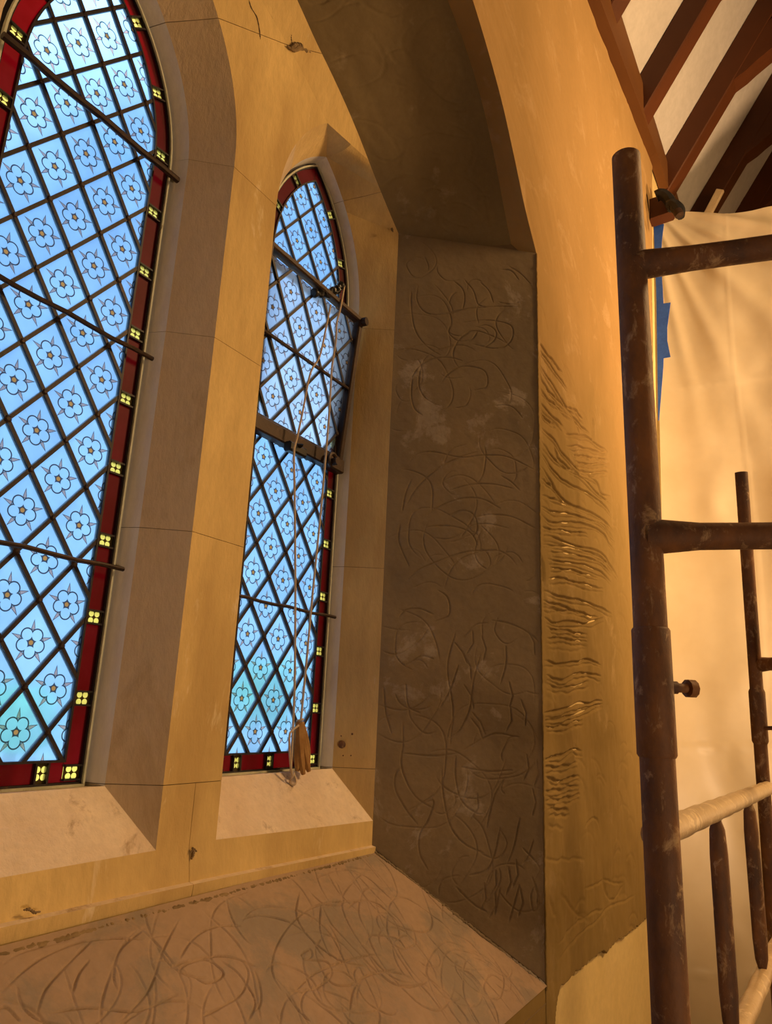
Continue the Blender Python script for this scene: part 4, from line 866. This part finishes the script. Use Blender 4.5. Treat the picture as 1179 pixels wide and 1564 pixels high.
# rusty socket in the right splay of window_2
def splay2(u, v):
    p0 = np.array([CR+.184, RV, 0]); p1 = np.array([1.456, OF, 0]); n = np.array([p0[1]-p1[1], p1[0]-p0[0], 0]); return on_plane(u, v, p0, n)
p = splay2(522, 1137); nrm = np.array([-.8, -.6, 0]); hole = MB(); hole.tube([p-nrm*.004, p+nrm*.004, p+nrm*.006], [.0085, .0085, .005], 12)
o = hole.build('iron_socket', 'rust', None, True, origin=tuple(p)); tag(o, 'round rusty iron fixing stub set in the right stone jamb', 'fixing')
for du_, dv_, r_, lb in ((16, -16, .003, 'largest rusty nail stub, up to the right of the round iron fixing'), (-1, -13, .002, 'tiny nail stub straight above the round iron fixing'), (2, 17, .002, 'tiny nail stub straight below the round iron fixing'), (14, 17, .002, 'tiny nail stub down to the right of the round iron fixing')):
    q = splay2(522+du_, 1137+dv_); o = MB().tube([q-nrm*.002, q+nrm*.003], [r_, r_*.5], 8).build('rusty_nail', 'rust', None, True, origin=tuple(q)); tag(o, lb, 'nail', 'nail stubs round the iron fixing')

# ================================================================= ROOF
TH = math.radians(57); ud = Vector((0, -math.cos(TH), math.sin(TH))); un_ = Vector((0, -math.sin(TH), -math.cos(TH)))   # up the slope, into the room
E0 = Vector((0, WP, 3.19))
ceil = empty('ceiling', (3.5, -1.5, 4.5), 'white plastered roof slopes between dark exposed oak rafters', 'ceiling', kind='structure')
def rp(x, s, d): v = E0+ud*s+un_*d; return (x, v.y, v.z)
RL = 7.2
mb = MB(); mb.add([rp(-5, 0, 0), rp(9, 0, 0), rp(9, RL, 0), rp(-5, RL, 0)], [(0, 1, 2, 3)])
rid = rp(0, RL, 0); yo = 2*rid[1]-WP
mb.add([(-5, rid[1], rid[2]), (9, rid[1], rid[2]), (9, yo, 3.19), (-5, yo, 3.19)], [(0, 1, 2, 3)]); mb.build('ceiling_panel', 'white', ceil)
RW, RD = .115, .135
for k in range(-5, 9):
    x = 3.25+.662*k
    if x > 8.8: break
    MB().bar(rp(x+RW/2, -.14, RD/2), rp(x+RW/2, RL-.05, RD/2), RW, RD, tuple(un_), .006).build('rafter', 'oak', ceil)
    # curved brace springing off the rafter
    if k >= -2:
        b_ = MB(); vs = []; wd = RW-.004; st_ = [.50, .60, .66, .72, .82, .95, 1.15, 1.45, 1.8, 2.2, 2.7]; n = len(st_)
        for q_, s_ in enumerate(st_):
            dl = RD+(.006 if q_ == 2 else -.01 if q_ == 0 else 0)+.50*max(0, s_-.60)-.03*max(0, s_-.6)**2; du_ = dl-(.06 if q_ == 0 else .10 if q_ == 1 else .185)
            vs += [rp(x+.003, s_, du_), rp(x+.003, s_, dl), rp(x+wd, s_, dl), rp(x+wd, s_, du_)]
        fs = []
        for i in range(n-1):
            for j in range(4): fs.append((4*i+j, 4*i+(j+1) % 4, 4*i+4+(j+1) % 4, 4*i+4+j))
        fs += [(3, 2, 1, 0), (4*n-4, 4*n-3, 4*n-2, 4*n-1)]; b_.add(vs, fs); b_.build('arch_brace', 'oak', ceil)
# wall plate (slightly out of level)
def pl_(x, dz, dy): return (x, WP-dy, 2.83+.19*(x-2.35)*.9+dz)
mb = MB(); xs_ = [0.4, 1.6, 2.35, 2.8, 3.2, 3.6, 4.2, 5.5, 8.9]; vs = []
for x in xs_:
    zl = 2.83+.155*(x-2.35) if x < 3.6 else 3.02; zt = 3.16+.06*(x-2.85) if x < 3.6 else 3.205
    zl = min(zl, 3.02); vs += [(x, WP+.004, zl), (x, WP-.045, zl+.004), (x, WP-.05, zt), (x, WP+.004, zt+.02)]
fs = []
for i in range(len(xs_)-1):
    for j in range(4): fs.append((4*i+j, 4*i+(j+1) % 4, 4*i+4+(j+1) % 4, 4*i+4+j))
fs += [(3, 2, 1, 0), tuple(range(len(vs)-4, len(vs)))]; mb.add(vs, fs)
o = mb.build('trim_5', 'plate', None, origin=(3, WP, 3)); tag(o, 'brown timber wall plate running along the wall top under the rafters', 'beam', kind='structure')

# the rest of the room, out of the picture
fl = MB().box((-5, yo, -2.5), (9, WP+.5, -2.4)).build('floor', 'floor', None, origin=(0, 0, -2.4)); tag(fl, 'stone floor of the nave far below the scaffold', 'floor', kind='structure')
o = MB().box((-5, yo-.1, -2.4), (9, yo, 3.3)).build('wall_south', 'cream', None, origin=(2, yo, -2.4)); tag(o, 'cream wall on the far side of the nave', 'wall', kind='structure')
for nm, x, lb in (('wall_west', -5, 'cream end wall behind the camera'), ('wall_east', 9, 'cream end wall beyond the plastic sheet')):
    v = [(x, WP+.3, -2.4), (x, yo-.1, -2.4), (x, yo-.1, 3.2), (x, rid[1], rid[2]+.05), (x, WP+.3, 3.2)]; dx_ = -.1 if x < 0 else .1
    v2 = [(a_+dx_, b_, c_) for a_, b_, c_ in v]; mb = MB().add(v+v2, [(0, 1, 2, 3, 4), (9, 8, 7, 6, 5)]+[(i, 5+i, 5+(i+1) % 5, (i+1) % 5) for i in range(5)])
    o = mb.build(nm, 'cream', None, origin=(x, -3, -2.4)); tag(o, lb, 'wall', kind='structure')

# ================================================================= PLASTIC SHEET
def build_sheet():
    # s: away from the wall (towards -Y), t: height
    ns, nt_ = 240, 340; Lh = 3.0
    edge_z = np.linspace(-1.7, 1, nt_); t = np.linspace(0, 1, nt_)[None]; s = (np.linspace(0, 1, ns)**1.3)[:, None]
    # top edge height along s
    ztop = np.interp(s*Lh, [0, .10, .3, .6, 1.0, 3.0], ZT); zb = -2.3
    Z = zb+(ztop-zb)*t
    xs = np.interp(Z, [-2.3, -1.05, .25, 1.42, 2.6, 3.2], [3.20, 3.217, 3.20, 3.415, 3.648, 3.78])
    X = xs+.16*(1-np.exp(-s*Lh*3))+.05*s
    Yv = WP-.006-Lh*s+0*t
    d = s*Lh
    # folds radiating from the pinned corner
    zc = 2.80; ang = np.arctan2(zc-Z, d+.05); rr = np.hypot(zc-Z, d+.02)
    fold = sum(a_*np.exp(-((ang-c_)/w_)**2) for a_, c_, w_ in ((.030, .12, .05), (.026, .30, .045), (.034, .50, .06), (.022, .75, .05), (.030, 1.02, .06), (.02, 1.28, .04), (.02, 1.42, .03)))
    X = X-fold*np.clip(rr*2.2, 0, 1)*np.exp(-rr*.9)*1.3
    X = X+.018*np.sin(d*6+Z*1.2)*np.clip(d*2, 0, 1)+.010*np.sin(d*17+Z*.6+np.sin(Z*2))*np.clip(d*3, 0, 1)
    # packing creases
    for zc_ in (2.32, 1.55, .75, -.1, -.9): X = X-.003*np.exp(-((Z-zc_-.03*np.sin(d*3))/.007)**2)
    for dc in (.34, .62, .92, 1.25, 1.6, 2.0): X = X-.0022*np.exp(-((d-dc-.02*np.sin(Z*2.4))/.006)**2)
    X = X+value_noise(X.shape, (30, 30), .006)*np.clip(d*4, 0, 1)
    Yv = Yv+0*X
    return grid_mesh('plastic_sheet', np.stack([X, Yv, Z], 2), 'sheet', None, origin=(3.4, .2, -2.3))
def topz(u, v, x): return at_x(u, v, x)
tp = [topz(u, v, 3.85) for u, v in ((1046, 343), (1075, 347), (1110, 346), (1140, 342), (1179, 331))]
dd_ = [WP-p[1] for p in tp]; zz_ = [p[2] for p in tp]
ZT = [2.74]+[float(np.interp(x, dd_, zz_)) for x in (.10, .3, .6, 1.0)]+[zz_[-1]+.1]
print('sheet top', [(round(a, 2), round(b, 2)) for a, b in zip(dd_, zz_)], ZT)
sh = build_sheet(); tag(sh, 'large translucent dust sheet of creased polythene hung behind the scaffold', 'plastic sheet')

# blue tape down the sheet edge, lying on the sheet (facing down the nave)
def strip(name, left, right_, label, cat, off=.07):
    vs = []; n = len(left)
    for l_, r_ in zip(left, right_):
        for p in (l_, r_):
            x = 3.4
            for _ in range(3): q = at_x(p[0], p[1], x); x = float(np.interp(q[2], [-2.3, -1.05, .25, 1.42, 2.6, 3.2], [3.20, 3.217, 3.20, 3.415, 3.648, 3.78]))-off
            q = at_x(p[0], p[1], x); vs += [tuple(q), (q[0]+.003, q[1], q[2])]
    fs = []
    for i in range(n-1): a = 4*i; fs += [(a, a+2, a+6, a+4), (a+1, a+5, a+7, a+3), (a, a+4, a+5, a+1), (a+2, a+3, a+7, a+6)]
    fs += [(0, 1, 3, 2), (4*n-4, 4*n-2, 4*n-1, 4*n-3)]
    o = mesh(name, vs, fs, 'tape', None, origin=vs[-4]); tag(o, label, cat); return o
strip('masking_tape', [(998, 342), (999, 365), (1000, 400), (1002, 440), (1003, 500), (1004, 560), (1005, 642)], [(1014, 342), (1011, 365), (1009, 400), (1012, 440), (1015, 500), (1013, 560), (1006.5, 642)], 'long strip of blue masking tape down the edge of the dust sheet', 'tape')
strip('masking_tape', [(1009, 464), (1010, 500), (1010, 525), (1013, 547)], [(1024, 462), (1019, 500), (1019, 520), (1024, 545)], 'short creased blue tape patch stuck over the long strip', 'tape', .09)
strip('masking_tape', [(1041, 1400), (1043, 1450), (1046, 1564)], [(1043.5, 1400), (1046, 1450), (1050, 1564)], 'thin blue tape sliver near the foot of the dust sheet, right of the scaffold standard', 'tape')
# spring clamp at the sheet corner
def clamp():
    root = empty('spring_clamp', tuple(at_x(1030, 332, 3.44)), 'black spring clamp gripping the dust sheet corner under the wall plate', 'clamp')
    P_ = lambda l, x: [tuple(at_x(u, v, x)) for u, v in l]
    MB().tube(cr(P_([(1002, 300), (1010, 297), (1020, 303), (1028, 318)], 3.46), 14), [.03]*14, 8).build('jaw', 'black', root, True)
    MB().tube(cr(P_([(1018, 313), (1027, 312), (1036, 320), (1040, 332)], 3.42), 14), [.02+.012*math.sin(i*.25) for i in range(14)], 8).build('jaw', 'black', root, True)
    MB().tube(P_([(1034, 322), (1038, 329)], 3.36), .022, 10).build('pivot', 'iron', root, True)
clamp()
o = MB().bar(tuple(at_x(1008, 306, 3.56)), tuple(at_x(1011, 335, 3.52)), .12, .06, (1, 0, 0), .01).build('timber_packer', 'oak', None, origin=tuple(at_x(1011, 342, 3.56))); tag(o, 'short dark timber packer below the wall plate at the sheet corner', 'timber block')
o = MB().bar(tuple(at_x(1071, 346, 4.52)), tuple(at_x(1100, 291, 4.52)), .05, .03, (1, 0, 0), .004).build('rafter_lit_strip', 'lit_strip', None, origin=tuple(at_x(1071, 346, 4.52))); tag(o, 'thin strip painted pale as light on the underside of a dark rafter above the sheet', 'lit strip')  # added strip, stands for the light falling on the rafter underside

# ================================================================= SCAFFOLD
def standard_post(x, y, z0, z1, r, root, seg=20):
    o = MB().tube([(x, y, z0+(z1-z0)*i/10) for i in range(11)], r, seg).build('standard', 'rust', root, True); return o
MM = 1/1000/S
def scaffold_near():
    x, y = .902, .178; r = 24.2*MM; root = empty('scaffold_tower', (x, y, -2.4), 'near rusty steel scaffold frame standing in front of the wall, two bars reaching right', 'scaffold')
    post = standard_post(x, y, -2.4, at_d(967, 236, 1.028)[2], r, root, 28)
    zc0, zc1 = at_d(984, 1155, .84)[2], at_d(982, 962, .88)[2]
    MB().tube([(x, y, zc0), (x, y, zc0+.003), (x, y, zc1-.003), (x, y, zc1)], [r+1.0*MM, r+3.2*MM, r+3.2*MM, r+1.0*MM], 28).build('sleeve', 'rust', post, True)
    zb = at_d(1012, 1050, .86)[2]; bx = np.array([x, y, zb]); rd = np.array([.75, -.66, 0]); 
    MB().tube([bx+rd*r, bx+rd*(r+.012), bx+rd*(r+.013), bx+rd*(r+.026), bx+rd*(r+.027), bx+rd*(r+.037)], [.0075, .0075, .0055, .0055, .0105, .0105], 10).build('locking_bolt', 'rust', root, True)
    for (v0, end, nm) in ((416, (1230, 371), 'top'), (828, (1230, 818), 'mid')):
        u0 = 984 if v0 < 500 else 990; dep = 1.0 if v0 < 500 else .915
        z = at_d(u0, v0, dep)[2]; a = np.array([x, y, z]); b = a+np.array([.0, -.95, 0.0]) 
        # bar heads mostly towards the nave
        e = at_d(end[0], end[1], dep*.93); b = a+(e-a)*1.0; dvec = (b-a); b = a+dvec*2.2
        f = 1.28 if v0 > 500 else 1.15; rr = 21.2*MM
        MB().tube([a, a+dvec*.06, a+dvec*.35, a+dvec*.6, b], [rr*f*1.02, rr*f, rr*.98, rr*.95, rr*.95], 22).build('crossbar', 'rust', root, True)
    return x, y
scaffold_near()
def scaffold_far():
    x, y = 2.085, .157; r = 20*MM; root = empty('scaffold_tower', (x, y, -2.4), 'farther slim scaffold standard by the dust sheet at the right edge', 'scaffold')
    zt = at_x(1132, 723, x)[2]; top = at_x(1132, 722, 2.06); bot = at_x(1180, 1400, 2.16); d = bot-top
    MB().tube([top, top+d*.5, top+d, top+d*2.2], r, 18).build('standard', 'rust', root, True)
    s0, s1 = (1070-722)/678, (1152-722)/678; post = root.children[0]
    MB().tube([top+d*s0, top+d*(s0+.006), top+d*(s1-.006), top+d*s1], [r*1.05, r*1.22, r*1.22, r*1.05], 18).build('sleeve', 'rust', post, True)
    a = at_x(1160, 1015, 2.11); b = at_x(1215, 1012, 2.0); MB().tube([a, a+(b-a)*.3, b, a+(b-a)*4], [r*1.2, r, r, r], 14).build('crossbar', 'rust', root, True)
    a = at_x(1166, 1112, 2.11); b = at_x(1195, 1112, 2.08); MB().tube([a, b], [.005, .005], 8).build('locking_bolt', 'rust', root, True)
scaffold_far()
def guard():
    a = at_d(1000, 1276, .83); b = at_x(1172, 1204, 2.10); root = empty('scaffold_guard', tuple(a-np.array([0, 0, .6])), 'guard panel between the two standards, plastic wrapped rails with flattened bars', 'guard rail')
    r = 20*MM; n = 30
    pts = [a+(b-a)*i/n for i in range(n+1)]; MB().tube(pts, [r*(1+.05*math.sin(i*2.1)) for i in range(n+1)], 16).build('rail', 'wrap', root, True)
    # find rail parameter under each spindle and the drop of the lower rail
    def param(u):
        best = min(np.linspace(0, 1, 400), key=lambda t: abs(proj(a+(b-a)*t)[0]-u)); return a+(b-a)*best
    p2 = param(1143); zz = min(np.linspace(.05, 1.2, 600), key=lambda h_: abs(proj(p2-np.array([0, 0, h_]))[1]-1492)); drop = zz
    a2, b2 = a-np.array([0, 0, drop]), b-np.array([0, 0, drop]); MB().tube([a2+(b2-a2)*i/n for i in range(n+1)], [r*(1+.05*math.sin(i*1.7)) for i in range(n+1)], 16).build('rail', 'wrap', root, True)
    for u in (1093, 1143):
        p = param(u); q = p-np.array([0, 0, drop]); L_ = [p+(q-p)*t for t in (0.01, .05, .09, .2, .5, .8, .91, .96, .99)]
        MB().tube(L_, [.004, .008, .0125, .0145, .0145, .0145, .0125, .008, .004], 12, flat=.8).build('spindle', 'rust', root, True)
def proj(p):
    c = np.array([p[0]*cX[i]+p[1]*cY[i]+p[2]*cZ[i] for i in range(3)]); return (CX+F*c[0]/c[2], CY+F*c[1]/c[2])
guard()

# ================================================================= OUTSIDE, seen dimly through the glass
o = MB().box((-60, 1.6, -3.0), (90, 120, -2.9)).build('ground', 'grass', None, origin=(10, 20, -2.9)); tag(o, 'pale ground outside the church, seen through the lower panes', 'ground', kind='structure')
def tree(x, y, h, r, lab):
    root = empty('tree', (x, y, -2.9), lab, 'tree', 'trees outside the window')
    MB().tube([(x, y, -2.9), (x+.05, y, -2.9+h*.5), (x, y, -2.9+h*.8)], [.16, .12, .06], 8).build('trunk', 'bark', root, True)
    b = bmesh.new(); bmesh.ops.create_icosphere(b, subdivisions=4, radius=1)
    for v in b.verts:
        n = v.co.copy(); k = 1+.22*math.sin(n.x*5+x)*math.sin(n.y*6+y)+.16*math.sin(n.z*8+x)*math.sin(n.x*9)+.05*math.sin(n.y*23)*math.sin(n.z*21); v.co = n*k
        v.co.z *= .85
    vs = [(x+v.co.x*r, y+v.co.y*r, -2.9+h*.68+v.co.z*r) for v in b.verts]; b.verts.index_update(); fs = [tuple(v.index for v in f.verts) for f in b.faces]; b.free()
    mesh('foliage', vs, fs, 'leaf', root, True)
def dirn(u, v): r_ = ray(u, v); return r_/r_[1]
d = dirn(30, 1040); tree(d[0]*14, 14, 3.6, .75, 'pale green tree outside, behind the bottom left corner of the big light')
d = dirn(395, 1020); tree(d[0]*12, 12, 4.7, .95, 'pale green tree outside, behind the foot of the narrow light')
